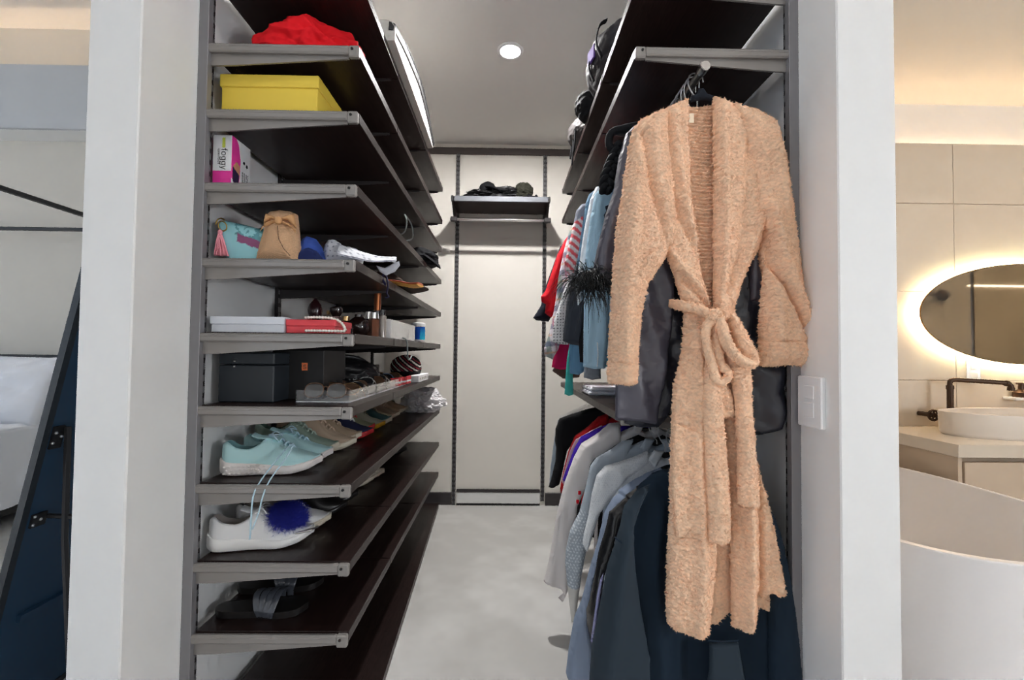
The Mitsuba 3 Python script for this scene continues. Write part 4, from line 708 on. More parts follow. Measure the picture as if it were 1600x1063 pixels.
clothes('lilac_blouse', 'pale lilac top in a thin strip beside the violet blouse', 'top', 1.92,
    [(0.4076,0.7449), (0.3484,0.7122), (0.2973,0.6824), (0.2734,0.6341), (0.2551,0.5672), (0.2394,0.5085), (0.2503,0.4926), (0.274,0.562), (0.3165,0.6424), (0.4214,0.7075)], 0.76, 0.36, fabric('lilac', rgb(204, 166, 184)), seed=47)
clothes('tank_top', 'dark red top between the lilac top and the black jacket', 'top', 2.01,
    [(0.4548,0.7817), (0.4124,0.7673), (0.3646,0.7219), (0.3083,0.6822), (0.2806,0.6147), (0.2587,0.5308), (0.2453,0.4499), (0.2482,0.4304), (0.2679,0.4333), (0.2787,0.4891), (0.2978,0.5841), (0.3452,0.6544), (0.4607,0.7311)], 0.77, 0.34, fabric('dark_red', rgb(164, 24, 30)), seed=48)
clothes('black_jacket', 'black jacket near the far end of the lower rail', 'jacket', 2.17,
    [(0.5367,0.8098), (0.4602,0.7969), (0.3839,0.778), (0.3078,0.753), (0.2591,0.7344), (0.2412,0.6858), (0.2387,0.6253), (0.245,0.5951), (0.2425,0.5348), (0.2249,0.4594), (0.2101,0.4112), (0.2253,0.4052), (0.2616,0.4235), (0.2763,0.4898), (0.2969,0.5805), (0.3451,0.6504), (0.5065,0.7244)], 0.78, 0.18, black_c, seed=49, th=0.034)
clothes('leather_jacket', 'grey-blue jacket farthest on the lower rail', 'jacket', 2.36,
    [(0.401,0.7446), (0.3182,0.7207), (0.2752,0.7006), (0.2593,0.6214), (0.2499,0.5556), (0.2375,0.4571), (0.2317,0.3687), (0.2648,0.3592), (0.2907,0.4248), (0.3095,0.5561), (0.375,0.6619)], 0.76, 0.2, fabric('steel_blue_cloth', rgb(140, 152, 164)), seed=50)
LN = ('blue-grey sweatshirt', 'white mesh polo shirt', 'grey dotted cardigan', 'white shirt with red marks', 'violet blouse', 'lilac top', 'dark red top', 'black jacket', 'grey-blue jacket')
for i, y in enumerate((1.43, 1.515, 1.61, 1.73, 1.84, 1.92, 2.01, 2.17, 2.36)):
    hanger(y, ZL, 'steel-hooked hanger that carries the %s on the lower rail' % LN[i], 'hangers on the lower rail', drop=(0.11, 0.09, 0.07, 0.045, 0.055, 0.05, 0.05, 0.04, 0.05)[i], half=0.12, lean=0.1 * ((i * 7) % 5 - 2))
for i in range(11):
    y = 2.43 + 0.034 * i + 0.006 * ((i * 5) % 3); k = thing('wire_hanger', 'empty steel wire hanger at the far end of the lower rail', 'hanger', 'empty wire hangers')
    part(k, 'hook', hook(XR, y, ZL, 0.0, 0.05), steelwire, 60)
    part(k, 'frame', tube(np.array([(XR, y, 0.75), (XR - 0.2, y, 0.655), (XR - 0.18, y, 0.635), (XR + 0.18, y, 0.635), (XR + 0.2, y, 0.655)]), 0.0018, 5, closed=True, up=(0, 1, 0)), steelwire)
# ---------------- shoes ----------------
def interp(t, pts):
    p = np.array(pts); x = np.interp(t, p[:, 0], p[:, 1]); return x
def smooth_interp(t, pts):
    from scipy.interpolate import PchipInterpolator
    p = np.array(pts); return PchipInterpolator(p[:, 0], p[:, 1])(t)
def shoe(base, label, group, pos, ang, L, cols, chunky=1.0, high=0.0, laces=True, seed=0, extra=None, pile=0):
    """heel at pos, toe along +x turned by ang degrees; cols = upper, sole, lining, lace materials"""
    k = thing(base, label, 'shoe', group); up, so, li, la = cols
    n = 36; t = np.linspace(0.0, 1.0, n)
    hw = smooth_interp(t, [(0, 0.010), (0.03, 0.024), (0.10, 0.031), (0.28, 0.032), (0.45, 0.035), (0.68, 0.044), (0.82, 0.041), (0.93, 0.029), (0.985, 0.012), (1, 0.004)]) * L / 0.27
    cy = smooth_interp(t, [(0, 0), (0.4, 0.002), (0.7, -0.002), (1, 0.006)])
    zb = smooth_interp(t, [(0, 0.010), (0.06, 0.002), (0.2, 0), (0.65, 0.0), (0.85, 0.008), (1, 0.024)])
    zs = zb + smooth_interp(t, [(0, 0.034), (0.3, 0.030), (0.6, 0.024), (0.85, 0.022), (1, 0.016)]) * chunky
    zu = smooth_interp(t, [(0, 0.082), (0.05, 0.090), (0.14, 0.074), (0.26, 0.068), (0.36, 0.078), (0.44, 0.096), (0.52, 0.090), (0.66, 0.070), (0.82, 0.052), (0.93, 0.042), (1, 0.028)]) + high * smooth_interp(t, [(0, 1), (0.35, 1), (0.5, 0.6), (0.8, 0), (1, 0)]) + (chunky - 1) * 0.02
    zu = np.maximum(zu, zs + 0.003)
    R = trimesh.transformations.rotation_matrix(math.radians(ang), [0, 0, 1]); R[:3, 3] = pos
    def place(m): m.apply_transform(R); return m
    X = t * L
    # sole: closed ring sections
    m = 14; a = np.arange(m) * 2 * np.pi / m
    sx, sz = np.sign(np.cos(a)) * np.abs(np.cos(a)) ** 0.45, np.sign(np.sin(a)) * np.abs(np.sin(a)) ** 0.45
    V = np.stack([np.repeat(X[:, None], m, 1), cy[:, None] + (hw[:, None] + 0.0055) * sx, (zb + zs)[:, None] / 2 + (zs - zb)[:, None] / 2 * sz], -1).reshape(-1, 3)
    V[:m, 0] -= 0.004; V[-m:, 0] += 0.004
    F = grid_faces(n, m, True); caps = [[j, (j + 1) % m, m * n] for j in range(m)] + [[(n - 1) * m + (j + 1) % m, (n - 1) * m + j, m * n + 1] for j in range(m)]
    V = np.vstack([V, V[:m].mean(0), V[-m:].mean(0)])
    part(k, 'sole', place(trimesh.Trimesh(V, np.vstack([F, caps]), process=False)), so, 45)
    # upper: outside wall up to the rim, then the lining down to the insole
    gap = smooth_interp(t, [(0, 0.0), (0.03, 0.008), (0.10, 0.021), (0.25, 0.024), (0.36, 0.018), (0.43, 0.004), (0.47, 0.0), (1, 0.0)]) * L / 0.27
    s = np.linspace(0, 1, 8)
    prof = []
    for sd in (-1, 1):
        c = np.cos(s * np.pi / 2)[None] ** 0.62; h = np.sin(s * np.pi / 2)[None] ** 0.9
        y = sd * (gap[:, None] + (hw - gap)[:, None] * c); z = (zs - 0.003)[:, None] + (zu - zs + 0.003)[:, None] * h
        prof.append(np.stack([np.repeat(X[:, None], 8, 1), cy[:, None] + y, z], -1))
    outer = [trimesh.Trimesh(p.reshape(-1, 3), grid_faces(n, 8)[:, ::(1 if i else -1)], process=False) for i, p in enumerate(prof)]
    mU = cat_(outer); mU.merge_vertices()
    if pile: mU = tufts(mU, pile, 0.012, 0.0012, seed, 0.7)
    part(k, 'upper', place(mU), up, 60 if not pile else True)
    j = int(n * 0.47); zi = zs[:j] + 0.008; e = []
    q = np.linspace(0, 1, 9)
    for i in range(j):
        g = max(gap[i] - 0.0006, 0.0002); y = np.array([-g, -g * 1.05, -g * 0.9, -g * 0.5, 0, g * 0.5, g * 0.9, g * 1.05, g]); z = np.array([zu[i], zi[i] + 0.02, zi[i] + 0.004, zi[i], zi[i], zi[i], zi[i] + 0.004, zi[i] + 0.02, zu[i]])
        e.append(np.stack([np.full(9, X[i]), cy[i] + y, z], 1))
    part(k, 'lining', place(trimesh.Trimesh(np.vstack(e), grid_faces(j, 9), process=False)), li, 60)
    at_ = lambda tt: (tt * L, float(np.interp(tt, t, cy)), float(np.interp(tt, t, zu)), float(np.interp(tt, t, hw)), float(np.interp(tt, t, zs)))
    x0, y0, z0, _, _ = at_(0.34); x1, y1, z1, _, _ = at_(0.50)
    tg = np.array([(x0 - 0.012, y0, z0 + 0.030), (x0 + 0.008, y0, z0 + 0.022), (x1 - 0.012, y0, z1 + 0.004), (x1 + 0.02, y0, z1 - 0.004)])
    part(k, 'tongue', place(tube(smooth_path(tg, 5), 0.006, 10, up=(0, 1, 0), ry=None) if False else tube(smooth_path(tg, 5), 0.021, 12, up=(0, 1, 0), ry=0.005)), up, 60)
    if laces:
        ls = []
        for i, tt in enumerate((0.45, 0.51, 0.57, 0.63, 0.68)):
            x, y, z, w, zz = at_(tt); ww = 0.019 * (1 - 0.06 * i)
            ls.append(tube(smooth_path([(x - 0.006, y - ww, z - 0.009), (x, y - ww * 0.5, z + 0.004), (x + 0.004, y + ww * 0.4, z + 0.005), (x + 0.010, y + ww, z - 0.008)], 4), 0.0034, 6))
        x, y, z, w, zz = at_(0.46)
        for sgn in (-1, 1):
            ls.append(tube(smooth_path([(x, y, z + 0.006), (x + 0.012, y + sgn * 0.022, z + 0.012), (x + 0.026, y + sgn * 0.034, z - 0.002), (x + 0.016, y + sgn * 0.020, z + 0.004), (x, y, z + 0.006)], 4), 0.0022, 6))
        part(k, 'laces', place(cat_(ls)), la, 60); labels[k + '__laces'] = {'kind': 'stuff', 'label': 'shoe laces'}
    if extra: extra(k, place, at_)
    return k
M_ = lambda n, c, r=0.85: ('mat_' + n) if 'mat_' + n in scene else fabric(n, rgb(*c), r)
mint, mintd, offw = M_('mint_knit', (184, 222, 224)), M_('mint_lining', (110, 150, 154)), mat('sole_white', rgb(228, 222, 218), 0.5)
laceb = M_('lace_blue', (186, 214, 226)); sage = M_('sage_knit', (138, 156, 142)); cream = mat('sole_cream', rgb(214, 204, 184), 0.55)
beige = M_('beige_knit', (186, 164, 142)); tanl = M_('tan_lace', (206, 182, 160)); whitel = mat('white_leather', rgb(234, 234, 234), 0.42, spec=0.4)
greyl = M_('grey_lining', (128, 122, 118)); red_s = mat('sole_red', rgb(178, 36, 40), 0.5); navys = M_('navy_knit', (32, 36, 62)); yel = M_('ochre', (200, 150, 40))
taupe = M_('taupe_suede', (150, 130, 112)); dark_in = M_('dark_lining', (40, 36, 34)); olive = M_('olive_knit', (122, 124, 100)); blackl = mat('black_leather', rgb(24, 22, 22), 0.35)
Z7, Z8, Z9 = LZ[7] + 0.0005, LZ[8] + 0.0005, LZ[9] + 0.0005
def long_laces(k, place, at_):
    pass
GM = None
k = shoe('sneaker', 'mint running sneaker with long pale laces hanging over the shelf edge', None, (-0.79, 1.298, Z7), 15, 0.255, (mint, offw, mintd, laceb), 1.25, seed=1)
# its laces fall over the front of the shelf
for px, ys in (([(-0.6048,0.7783), (-0.6175,0.7549), (-0.6428,0.7014), (-0.6534,0.6632), (-0.6569,0.6052), (-0.6588,0.5523)], [1.30, 1.27, 1.225, 1.206, 1.205, 1.205]), ([(-0.5948,0.7784), (-0.5975,0.7517), (-0.6195,0.7016), (-0.6285,0.6633), (-0.6374,0.6219), (-0.6529,0.5788)], [1.30, 1.265, 1.224, 1.206, 1.205, 1.205])):
    part(k, 'hanging_lace', tube(smooth_path(lift(px, ys), 6), 0.0034, 8, up=(0, 1, 0), ry=0.0016), laceb, 60, label='long pale blue lace')
# textured heel of the sole
hs = []
for i in range(9):
    for j in range(3):
        hs.append(xf(trimesh.creation.icosphere(1, 0.0034), (0.012 + 0.0125 * i + (j % 2) * 0.006, -0.0365 + 0.004 * (1 - min(i, 3) / 3), 0.010 + 0.009 * j), s=(1.2, 0.6, 0.9)))
hs = xf(cat_(hs), (-0.79, 1.298, Z7), rz=15); part(k, 'sole_studs', hs, offw, True); labels[k + '__sole_studs'] = {'kind': 'stuff'}
rows7 = [
 ('mint running sneaker half hidden behind its pair at the front of the shoe row', (-0.792, 1.405, Z7), 16, 0.255, (mint, offw, mintd, laceb), 1.2, 0),
 ('sage green knit sneaker behind the mint pair', (-0.80, 1.50, Z7), 14, 0.26, (sage, cream, M_('sage_lining', (70, 92, 82)), M_('sage_lace', (176, 190, 178))), 1.15, 0.022),
 ('beige knit sneaker with crossed tan laces behind the sage one', (-0.80, 1.60, Z7), 13, 0.265, (beige, cream, dark_in, tanl), 1.15, 0.03),
 ('beige knit sneaker with a pale toe, second of its pair', (-0.80, 1.70, Z7), 13, 0.265, (M_('beige_knit_two', (172, 150, 126)), cream, dark_in, tanl), 1.15, 0.03),
 ('navy sneaker with a red sole in the middle of the shoe row', (-0.80, 1.81, Z7), 12, 0.265, (navys, red_s, dark_in, M_('lace_white', (214, 214, 214))), 1.1, 0.035),
 ('grey sneaker with a red sole edge beside the navy one', (-0.80, 1.91, Z7), 12, 0.265, (olive, red_s, dark_in, M_('lace_red', (168, 60, 60))), 1.1, 0.03),
 ('grey-green sneaker with an ochre toe bumper', (-0.80, 2.01, Z7), 12, 0.265, (M_('stone_knit', (148, 146, 130)), yel, dark_in, M_('lace_olive', (92, 92, 78))), 1.1, 0.03),
 ('dark teal sneaker with a cream sole beyond the ochre-toed one', (-0.80, 2.11, Z7), 12, 0.265, (M_('teal_knit', (54, 82, 84)), cream, dark_in, M_('lace_olive', (92, 92, 78))), 1.15, 0.03),
 ('cream low sneaker in the far half of the shoe row', (-0.80, 2.22, Z7), 11, 0.26, (M_('cream_canvas', (196, 182, 152)), cream, dark_in, tanl), 1.0, 0),
 ('taupe suede sneaker before the tan ones at the far end of the shoe row', (-0.80, 2.33, Z7), 11, 0.255, (taupe, cream, dark_in, tanl), 1.0, 0),
 ('tan sneaker, last but one in the long shoe row', (-0.80, 2.44, Z7), 11, 0.255, (M_('tan_suede', (176, 150, 122)), cream, dark_in, tanl), 1.0, 0),
 ('tan sneaker next to the white plastic bag, last in the long shoe row', (-0.80, 2.55, Z7), 11, 0.25, (M_('tan_suede', (176, 150, 122)), cream, dark_in, M_('lace_olive', (92, 92, 78))), 1.0, 0)]
stag = ((0.0, 0), (-0.012, 2), (0.010, -3), (-0.004, 3), (0.012, -2), (-0.014, 3), (0.006, -3), (0.012, 4), (-0.012, -2), (0.008, 3), (-0.010, -3), (0.006, 2))
for (lb, pos, an, L, cols, ch, hi), (dx_, da) in zip(rows7, stag): shoe('sneaker', lb, 'shoes in the long row', (max(pos[0] + dx_, -0.812), pos[1], pos[2]), an + da, L * 0.975, cols, ch, hi)
def pompom(c, r, m, n=2600, seed=5):
    def f(k, place, at_):
        x, y, z, w, zz = at_(c); b = xf(trimesh.creation.icosphere(3, r * 0.8), (x, y, z + r * (0.12 if m == bluefur else 0.55)), s=(1.15, 1.0, 0.85))
        b = tufts(b, n, r * 0.55, 0.0011, seed, 0.55); part(k, 'pompom', place(b), m, True, label=('royal blue' if m == bluefur else 'grey-beige') + ' fur pompom')
        part(k, 'toe_strip', place(tube(smooth_path([(x + 0.03, -0.038, zz + 0.008), (x + 0.065, -0.03, zz + 0.010), (x + 0.085, -0.012, zz + 0.012)], 4), 0.003, 6)), chrome, True, label='silver toe piping')
    return f
bluefur = mat('blue_fur', rgb(22, 32, 142), 0.7, sheen=0.5); greyfur = mat('grey_fur', rgb(176, 166, 156), 0.8, sheen=0.4)
shoe('leather_sneaker', 'white leather sneaker with a royal blue fur pompom at the shelf front', 'pompom sneakers', (-0.812, 1.285, Z8), 16, 0.262, (whitel, mat('sole_bright', rgb(240, 239, 236), 0.5), greyl, whitel), 1.25, seed=2, extra=pompom(0.735, 0.047, bluefur, 5200))
shoe('leather_sneaker', 'white leather sneaker with a grey-beige fur pompom, behind the one with the blue pompom', 'pompom sneakers', (-0.806, 1.40, Z8), 14, 0.262, (whitel, cream, M_('black_lining', (30, 28, 28)), whitel), 1.1, seed=3, extra=pompom(0.36, 0.054, greyfur, 4600, 6))
shoe('ankle_boot', 'black ankle boot behind the pompom sneakers, the nearer one', 'black ankle boots', (-0.80, 1.54, Z8), 10, 0.26, (blackl, blackl, dark_in, blackl), 1.0, 0.045)
shoe('ankle_boot', 'black ankle boot behind the pompom sneakers, the farther one', 'black ankle boots', (-0.80, 1.66, Z8), 10, 0.26, (blackl, blackl, dark_in, blackl), 1.0, 0.045)
shoe('canvas_shoe', 'cream canvas shoe with an ochre inside, toe showing under the shelf edge, nearer one', 'cream canvas shoes', (-0.79, 1.86, Z8), 12, 0.25, (cream, cream, yel, cream), 1.0, laces=False)
shoe('canvas_shoe', 'cream canvas shoe with an ochre inside, toe showing under the shelf edge, farther one', 'cream canvas shoes', (-0.775, 1.97, Z8), 12, 0.25, (cream, cream, yel, cream), 1.0, laces=False)
shoe('black_shoe', 'black low shoe standing on the deep end of the pompom sneakers shelf', None, (-0.78, 2.45, Z8), 8, 0.25, (blackl, blackl, dark_in, blackl), 1.0, laces=False)
# slides
patent = mat('grey_patent', rgb(70, 74, 82), 0.16, 0.2, spec=0.8)
def slide(label, pos, ang, L=0.245):
    k = thing('slide_sandal', label, 'sandal', 'black slides')
    R = trimesh.transformations.rotation_matrix(math.radians(ang), [0, 0, 1]); R[:3, 3] = pos
    t = np.linspace(0, 1, 24); hw = smooth_interp(t, [(0, 0.008), (0.05, 0.024), (0.15, 0.031), (0.45, 0.033), (0.7, 0.045), (0.88, 0.040), (0.97, 0.02), (1, 0.004)])
    pl = np.vstack([np.stack([t * L, hw], 1), np.stack([t[::-1] * L, -hw[::-1]], 1)])
    m = slab(pl, 0, 0.018); v = m.vertices; v[:, 2] += 0.012 * np.clip(v[:, 0] / L - 0.75, 0, 1) ** 2 * 16 * 0.3 + 0.010 * np.clip(0.3 - v[:, 0] / L, 0, 1); m.vertices = v
    m.apply_transform(R); part(k, 'footbed', m, blackl, 40)
    for i, (tt, sh) in enumerate(((0.44, -0.02), (0.52, -0.01), (0.60, 0.0), (0.68, 0.01))):
        w = float(np.interp(tt, t, hw)) + 0.003
        pth = smooth_path([(tt * L - sh, -w, 0.006), (tt * L - sh * 0.5 + 0.002, -w * 1.02, 0.028), (tt * L + 0.004, -w * 0.5, 0.055), (tt * L + 0.010, w * 0.2, 0.060), (tt * L + 0.014, w * 0.85, 0.040), (tt * L + 0.012, w, 0.006)], 5)
        m = tube(pth, 0.0085, 8, up=(1, 0, 0), ry=0.0018); m.apply_transform(R); part(k, 'strap', m, patent, 60)
slide('black slide with glossy grey straps at the front of the lowest shoe shelf', (-0.80, 1.305, Z9), 6)
slide('black slide with glossy grey straps, behind the front one of its pair', (-0.81, 1.425, Z9), 12)
shoe('black_shoe', 'dark furry slipper at the wall end behind the slides', None, (-0.81, 1.55, Z9), 10, 0.24, (M_('dark_fur', (30, 28, 28)), blackl, dark_in, blackl), 1.0, laces=False, pile=2500)
# ---------------- things on the left shelves ----------------
def crumple(c, r, amp, f, seed, flat=None, sub=5):
    m = trimesh.creation.icosphere(sub, 1.0); v = m.vertices.copy()
    n1 = meshkit.fbm(v * f + 5, 4, seed) - 0.5; rid = 1 - np.abs(2 * meshkit.fbm(v * f * 1.3 + 11, 3, seed + 1) - 1)
    v = v * (1 + amp * (n1 * 1.4 + (rid - 0.7) * 0.9))[:, None] * np.array(r) + np.array(c)
    if flat is not None: v[:, 2] = np.where(v[:, 2] < flat, flat + (v[:, 2] - flat) * 0.02, v[:, 2])
    m.vertices = v; return m
# topmost: white suitcase lying flat
k = thing('suitcase', 'white hard-shell suitcase with a black zip lying on the topmost left shelf', 'suitcase')
sy = np.linspace(0, 1, 30); zt = 2.078 + smooth_interp(sy, [(0, 0.070), (0.02, 0.085), (0.3, 0.15), (0.55, 0.17), (0.8, 0.13), (0.97, 0.06), (1, 0.045)])
shell = []
for i, s in enumerate(sy):
    y = 1.49 + 0.80 * s; h = zt[i] - 2.076
    shell.append([(-0.76, y, 2.076), (-0.76, y, 2.076 + h * 0.8), (-0.72, y, 2.076 + h), (-0.42, y, 2.076 + h), (-0.392, y, 2.076 + h * 0.93), (-0.380, y, 2.076 + h * 0.7), (-0.380, y, 2.078)])
S_ = np.array(shell); n_, m_ = S_.shape[:2]; V = S_.reshape(-1, 3); F = grid_faces(n_, m_, True)
V = np.vstack([V, S_[0].mean(0), S_[-1].mean(0)]); c0 = n_ * m_
F = np.vstack([F, [[j, (j + 1) % m_, c0] for j in range(m_)], [[(n_ - 1) * m_ + (j + 1) % m_, (n_ - 1) * m_ + j, c0 + 1] for j in range(m_)]])
part(k, 'shell', trimesh.Trimesh(V, F, process=False), mat('white_shell', rgb(196, 192, 186), 0.5), 40)
zp = [(-0.379, 1.49 + 0.80 * s, 2.076 + (zt[i] - 2.076) * (0.62 - 0.25 * abs(s - 0.5))) for i, s in enumerate(sy) if 0.03 < s]
part(k, 'zip', tube([(-0.40, 1.488, zp[0][2] + 0.004), (-0.384, 1.495, zp[0][2] + 0.003)] + zp, 0.006, 6, up=(1, 0, 0), ry=0.016), blackmatte, 40, label='black zip line')
part(k, 'groove', tube([(-0.3795, 1.56 + 0.70 * s, 2.076 + (np.interp(s, sy, zt) - 2.076) * 0.80) for s in sy], 0.004, 6, up=(1, 0, 0), ry=0.006), blackmatte, 40)
# red cloth
solo('folded_jacket', cat_([crumple((-0.60, 1.37, 1.93), (0.13, 0.10, 0.088), 0.55, 1.5, 3, 1.874), ]), fabric('red_fleece', rgb(214, 26, 36)), 'crumpled bright red jacket lying on the second shelf from the top', 'jacket', smooth=True)
# yellow box
yb = mat('yellow_card', rgb(228, 198, 72), 0.55)
k = thing('storage_box', 'bright yellow lidded cardboard box on the left shelf', 'box')
part(k, 'body', box(-0.797, -0.532, 1.256, 1.52, LZ[2] + 0.001, LZ[2] + 0.10, 0.002), yb)
part(k, 'lid', box(-0.801, -0.528, 1.252, 1.524, LZ[2] + 0.082, LZ[2] + 0.118, 0.002), yb, label='yellow lid')
# pink and white carton
z3 = LZ[3] + 0.001; pk = mat('pink_card', rgb(236, 60, 160), 0.5); wc = mat('white_card', rgb(236, 236, 238), 0.5)
k = thing('carton', 'small pink and white printed carton standing at the wall above the aqua pouch', 'carton')
cx0, cx1, cy0, cy1 = -0.816, -0.764, 1.256, 1.345
part(k, 'body', box(cx0, cx1, cy0, cy1, z3, z3 + 0.145, 0.001), pk)
part(k, 'front_label', box(cx0 + 0.001, cx1 - 0.0005, cy0 - 0.0006, cy0 + 0.001, z3 + 0.045, z3 + 0.1445), wc)
part(k, 'side_label', slab_x([(cy0 + 0.0005, z3 + 0.0005), (cy0 + 0.0005, z3 + 0.026), (cy0 + 0.035, z3 + 0.006), (cy0 + 0.04, z3 + 0.05), (cy0 + 0.042, z3 + 0.09), (cy0 + 0.032, z3 + 0.13), (cy0 + 0.02, z3 + 0.144), (cy1 - 0.0005, z3 + 0.144), (cy1 - 0.0005, z3 + 0.0005)], cx1 - 0.0005, cx1 + 0.0006), wc)
part(k, 'printed_figure', slab_x([(cy0 + 0.006, z3 + 0.020), (cy0 + 0.03, z3 + 0.005), (cy0 + 0.036, z3 + 0.045), (cy0 + 0.006, z3 + 0.06)], cx1 + 0.0002, cx1 + 0.0009), mat('print_navy', rgb(40, 24, 60), 0.5))
part(k, 'printed_figure', slab_x([(cy0 + 0.006, z3 + 0.06), (cy0 + 0.036, z3 + 0.045), (cy0 + 0.038, z3 + 0.07), (cy0 + 0.022, z3 + 0.08)], cx1 + 0.0002, cx1 + 0.0009), mat('print_skin', rgb(214, 150, 120), 0.5))
def text_on(k, txt, h, M, m):
    t = meshkit.text_mesh(txt, h, 0.0006); t.apply_transform(M); return part(k, 'lettering', t, m)
def tf(origin, ex, ey):
    ex, ey = np.array(ex, float), np.array(ey, float); M = np.eye(4); M[:3, 0], M[:3, 1], M[:3, 2], M[:3, 3] = ex, ey, np.cross(ex, ey), origin; return M
ink = mat('ink', rgb(30, 28, 34), 0.5)
text_on(k, 'foggy', 0.016, tf((cx0 + 0.024, cy0 - 0.0006, z3 + 0.108), (0, 0, -1), (1, 0, 0)), ink)
text_on(k, 'ESSENTIALS', 0.005, tf((cx0 + 0.014, cy0 - 0.0006, z3 + 0.106), (0, 0, -1), (1, 0, 0)), ink)
part(k, 'lime_tab', box(cx0 + 0.026, cx0 + 0.034, cy0 - 0.0012, cy0, z3 + 0.110, z3 + 0.138), mat('lime_print', rgb(206, 220, 90), 0.5))
for a, b in ((0.058, 0.09), (0.072, 0.085)):
    part(k, 'printed_icon', xf(trimesh.creation.cylinder(0.005, 0.0008, sections=12), (cx1 + 0.0006, cy0 + a, z3 + b), ry=90), ink)
for i in range(4): part(k, 'printed_line', box(cx1 + 0.0002, cx1 + 0.0008, cy0 + 0.050 + 0.009 * i, cy0 + 0.053 + 0.009 * i, z3 + 0.02 + 0.004 * i, z3 + 0.062), ink)
# cable loop, black cap on the same shelf
solo('cable', tube(smooth_path([(-0.46, 1.80, z3 + 0.003), (-0.40, 1.76, z3 + 0.012), (-0.385, 1.74, z3 + 0.05), (-0.40, 1.77, z3 + 0.085), (-0.385, 1.83, z3 + 0.06), (-0.39, 1.86, z3 + 0.012), (-0.45, 1.86, z3 + 0.003)], 6), 0.0028, 6), mat('grey_cable', rgb(120, 128, 128), 0.5), 'thin grey cable looping up at the edge of the shelf above the straw visor', 'cable', smooth=60)
k = thing('cap', 'black cap at the far end of the shelf above the straw visor', 'cap')
part(k, 'crown', crumple((-0.45, 2.40, z3 + 0.035), (0.085, 0.10, 0.06), 0.25, 1.6, 8, z3, 4), black_c, True)
part(k, 'brim', xf(lathe([(0, 0.0), (0.06, -0.002), (0.075, -0.012), (0.073, -0.014), (0, -0.003)], 24), (-0.385, 2.36, z3 + 0.03), ry=35, s=(0.8, 1, 1)), black_c, 40)
# ---- shelf 4: pouch, lace top, visor, caps, sandals
z4 = LZ[4] + 0.001
def pouch_col(m):
    v = m.vertices; c = np.tile(np.array(rgb(150, 206, 214)), (len(v), 1)); p = meshkit.fbm(v * 55, 3, 4)
    x, z = v[:, 0], v[:, 2]; u = (x + 0.78) / 0.11
    b = (np.abs(z - (1.365 - 0.035 * u)) < 0.010 * (0.6 + p)) & (u > 0.30); c[b] = rgb(132, 74, 112)
    d = (z > 1.372 - 0.03 * u) & (p > 0.52) & (u > 0.2) & ~b; c[d] = rgb(92, 150, 160); return c
k = thing('pouch', 'aqua printed pouch with a pink tassel leaning at the wall end of the shelf', 'pouch')
pm = puff([(-0.8106,1.4007), (-0.7947,1.4082), (-0.7443,1.398), (-0.6938,1.386), (-0.6757,1.379), (-0.6732,1.2828), (-0.7769,1.2814), (-0.7923,1.3229), (-0.804,1.359)], 1.285, 0.022, 0.003, 0.02, lambda x, z: 0.004 * (meshkit.fbm(np.stack([x * 30, z * 30, x * 0], -1), 3, 2) - 0.5), back=0.6)
part(k, 'bag', pm, mat('printed_pouch', VC, 0.4, spec=0.4), True, pouch_col(pm))
tt_ = np.linspace(0, 2 * np.pi, 19)[:-1]; cz = [(-0.7853,1.3855)][0]
part(k, 'ring', tube([(cz[0] + 0.0115 * math.cos(a), 1.258 - 0.004 * math.sin(a), cz[1] + 0.0125 * math.sin(a)) for a in tt_], 0.0017, 6, closed=True), mat('gold', rgb(190, 150, 80), 0.25, 1.0), True, label='gold ring')
part(k, 'clasp', tube(smooth_path(lift([(-0.8066,1.3896), (-0.8017,1.404), (-0.7913,1.4078), (-0.7823,1.4025)], [1.262] * 4), 4), 0.002, 6), 'mat_gold', True)
tp = [(-0.7901,1.3676)][0]; ts = []
rng = np.random.default_rng(7)
for i in range(42):
    a = rng.uniform(-1, 1); ts.append(tube(smooth_path([(tp[0] + 0.003 * a, 1.256 + rng.uniform(-0.003, 0.003), tp[1] - 0.004), (tp[0] + 0.010 * a + 0.004, 1.254 + rng.uniform(-0.006, 0.006), tp[1] - 0.03), (tp[0] + 0.020 * a + 0.006, 1.256 + rng.uniform(-0.007, 0.007), tp[1] - 0.062 - rng.uniform(0, 0.004))], 3), 0.0016, 4))
pink = fabric('pink_suede', rgb(236, 156, 168))
part(k, 'tassel', cat_(ts), pink, True, label='pink tassel'); labels[k + '__tassel']['kind'] = 'stuff'
part(k, 'tassel_cap', xf(trimesh.creation.icosphere(2, 0.0065), (tp[0], 1.256, tp[1]), s=(1, 0.8, 1.2)), pink, True)
solo('lace_top', crumple((-0.735, 1.43, z4 + 0.062), (0.075, 0.07, 0.062), 0.5, 2.2, 21, z4), black_c, 'black lace top bunched up behind the aqua pouch', 'top', smooth=True)
straw = mat('straw', rgb(206, 162, 118), 0.75, spec=0.2)
k = thing('straw_visor', 'rolled tan straw visor with a bow standing on the shelf front', 'visor')
vp = [(-0.7043,1.2831), (-0.6933,1.3352), (-0.6804,1.3821), (-0.6726,1.4254), (-0.6622,1.4346), (-0.6374,1.4386), (-0.6089,1.4354), (-0.5928,1.4284), (-0.5885,1.3979), (-0.5817,1.335), (-0.5805,1.2848)]
row = lambda x, z: (z + 0.25 * (x + 0.6) ** 2 * 20) * 2 * np.pi / 0.0042
vm = puff(vp, 1.285, 0.042, 0.0016, 0.05, lambda x, z: 0.0012 * np.sin(row(x, z)), back=0.7)
part(k, 'body', vm, vc_m, True, np.clip(np.array(rgb(222, 180, 142))[None] * (0.86 + 0.20 * np.sin(row(vm.vertices[:, 0], vm.vertices[:, 2])) + 0.25 * (meshkit.noise(vm.vertices * 500, 3) - 0.5))[:, None], 0, 1))
